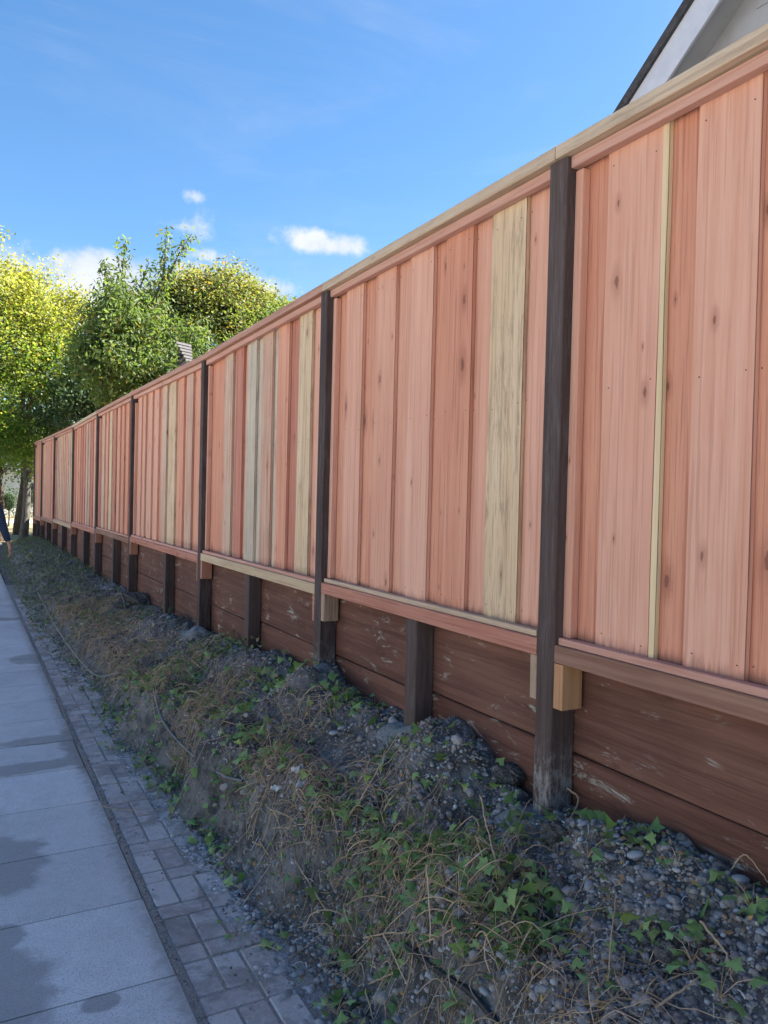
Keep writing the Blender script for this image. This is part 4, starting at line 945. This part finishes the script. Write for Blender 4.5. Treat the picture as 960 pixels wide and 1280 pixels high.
# slatted roof peeping through the trees
c8 = P(229, 436, 17.25)
shed = empty('slatted_shed', (c8.x+.9, 17.3, .95), label='bit of grey slatted shed roof showing through the leaves above the fence', cat='shed')
for k in range(6):
    z = c8.z+.10-.072*k; yy = 17.25-.03*k
    v, f = box_vf(c8.x-.16+.035*k, c8.x+.17, yy-.04, yy+.02, z-.022, z+.022)
    v = [(x, y_, zz-(x-c8.x)*.12) for x, y_, zz in v]; mesh('slat', v, f, M['louvre'], shed)
v, f = box_vf(c8.x-.10, c8.x+.165, 17.272, 17.29, 3.6, c8.z+.10); mesh('wall', v, f, M['darkrecess'], shed)
box('wall', c8.x-.05, c8.x+2.0, 17.3, 19.0, .9, 3.6, M['darkrecess'], shed)

# pale house across the side street
h2 = empty('pale_house', (4, 60, 0), label='pale rendered house across the side street beyond the trees', cat='house')
box('wall', -4, 9, 57, 66, -.15, 2.9, M['palewall'], h2)
v = [(-4.5,56.4,2.9),(9.5,56.4,2.9),(9.5,66.6,2.9),(-4.5,66.6,2.9),(-2,61.5,4.9),(7,61.5,4.9)]
mesh('roof', v, [(0,1,5,4),(1,2,5),(2,3,4,5),(3,0,4),(3,2,1,0)], M['roofedge'], h2)
for wx in (-2.6, .6, 3.6, 6.6):
    fr = box('window', wx-.05, wx+1.25, 56.95, 57.0, .75, 2.15, M['fascia'], h2); box('pane', wx, wx+1.2, 56.93, 56.948, .8, 2.1, M['glass'], fr)

# ------------------------------------------------------------------ person at the left edge
hand = P(9, 683, 11.7)
pr_ = Vector((hand.x-.31, 11.7, 0))
person = empty('person', pr_, label='person in a navy long sleeved top at the left edge, arm hanging down', cat='person')
S = 1.0
def skin_mesh(name, pts, edges, m, sub=2, parent=person):
    me = bpy.data.meshes.new(name); me.from_pydata([Vector(p[:3])*S for p in pts], edges, []); me.materials.append(M[m])
    o = bpy.data.objects.new(name, me); COL.objects.link(o); o.parent = parent
    md = o.modifiers.new('skin', 'SKIN'); md.use_smooth_shade = True
    for i, p in enumerate(pts):
        sv = me.skin_vertices[0].data[i]; sv.radius = (p[3]*S, (p[4] if len(p) > 4 else p[3])*S); sv.use_root = (i == 0)
    s = o.modifiers.new('sub', 'SUBSURF'); s.levels = sub; s.render_levels = sub; return o
# joints: x right of picture, -y towards camera
body = [(0,0,.95,.13,.10),(0,0,1.15,.115,.09),(0,0,1.36,.14,.09),(0,0,1.47,.055),(0,-.01,1.55,.05),(0,-.015,1.62,.075,.09),(0,-.01,1.72,.06,.07),
        (.17,0,1.40,.05),(.245,.01,1.12,.042),(.335,-.03,.86,.024),(.345,-.035,.80,.036,.018),
        (-.17,0,1.40,.05),(-.24,.03,1.12,.042),(-.27,-.08,.88,.024),(-.275,-.10,.82,.036,.018),
        (.095,0,.86,.085),(.11,-.06,.49,.055),(.11,.02,.09,.038),(.11,-.13,.04,.035),
        (-.095,0,.86,.085),(-.10,.10,.50,.055),(-.10,.28,.16,.038),(-.10,.20,.05,.035)]
be = [(0,1),(1,2),(2,3),(3,4),(4,5),(5,6),(2,7),(7,8),(8,9),(9,10),(2,11),(11,12),(12,13),(13,14),(0,15),(15,16),(16,17),(17,18),(0,19),(19,20),(20,21),(21,22)]
# fingers grow out of each palm
for sgn, pi_, px_, py_, pz_ in ((1,10,.345,-.035,.80),(-1,14,-.275,-.10,.82)):
    for k, (dx, dy, L) in enumerate(((.0,-.030,.072),(.004,-.010,.082),(.004,.010,.078),(.0,.028,.062))):
        i = len(body); body += [(px_+dx*sgn, py_+dy, pz_-.045, .0085), (px_+dx*sgn-.006*sgn, py_+dy, pz_-.045-L*.5, .0078), (px_+dx*sgn-.03*sgn, py_+dy*.9, pz_-.045-L*.9, .0065)]
        be += [(pi_, i), (i, i+1), (i+1, i+2)]
    i = len(body); body += [(px_-.01*sgn, py_-.045, pz_-.005, .0105), (px_-.022*sgn, py_-.06, pz_-.045, .0085)]; be += [(pi_, i), (i, i+1)]
skin_mesh('body', body, be, 'skin')
skin_mesh('sweater', [(0,0,1.0,.155,.12),(0,0,1.15,.15,.115),(0,0,1.34,.165,.115),(0,0,1.45,.08,.075),(.18,0,1.39,.072),(.25,.01,1.12,.062),(.322,-.025,.89,.042),(-.18,0,1.39,.068),(-.245,.03,1.12,.056),(-.27,-.07,.90,.036)],
          [(0,1),(1,2),(2,3),(2,4),(4,5),(5,6),(2,7),(7,8),(8,9)], 'navy')
skin_mesh('trousers', [(0,0,1.0,.15,.11),(.1,0,.84,.10),(.112,-.06,.49,.072),(.11,.02,.12,.055),(-.1,0,.84,.10),(-.102,.10,.50,.072),(-.10,.27,.19,.055)], [(0,1),(1,2),(2,3),(0,4),(4,5),(5,6)], 'trouser')
skin_mesh('hair', [(0,.03,1.66,.085,.08),(0,.015,1.73,.075,.075),(0,.06,1.58,.06,.05)], [(0,1),(0,2)], 'hair')
for sx_, y_, z in ((.11,-.04,.04),(-.10,.27,.08)):
    skin_mesh('shoe', [(sx_,y_+.05,z,.045),(sx_,y_-.06,z-.005,.042,.035),(sx_,y_-.14,z-.01,.035,.025)], [(0,1),(1,2)], 'trouser')
def ell(name, c, r, m):
    bm = bmesh.new(); bmesh.ops.create_uvsphere(bm, u_segments=10, v_segments=8, radius=1); me = bpy.data.meshes.new(name)
    for q_ in bm.verts: q_.co = Vector((q_.co.x*r[0]+c[0], q_.co.y*r[1]+c[1], q_.co.z*r[2]+c[2]))*S
    bm.to_mesh(me); bm.free(); me.materials.append(M[m]); me.shade_smooth(); o = bpy.data.objects.new(name, me); COL.objects.link(o); o.parent = person; return o
for s in (-1, 1):
    ell('eye', (s*.03, -.092, 1.655), (.012,.008,.008), 'white'); ell('ear', (s*.078, -.01, 1.645), (.012,.022,.032), 'skin')
ell('nose', (0,-.105,1.63), (.012,.018,.022), 'skin'); ell('mouth', (0,-.097,1.59), (.024,.008,.007), 'railred')
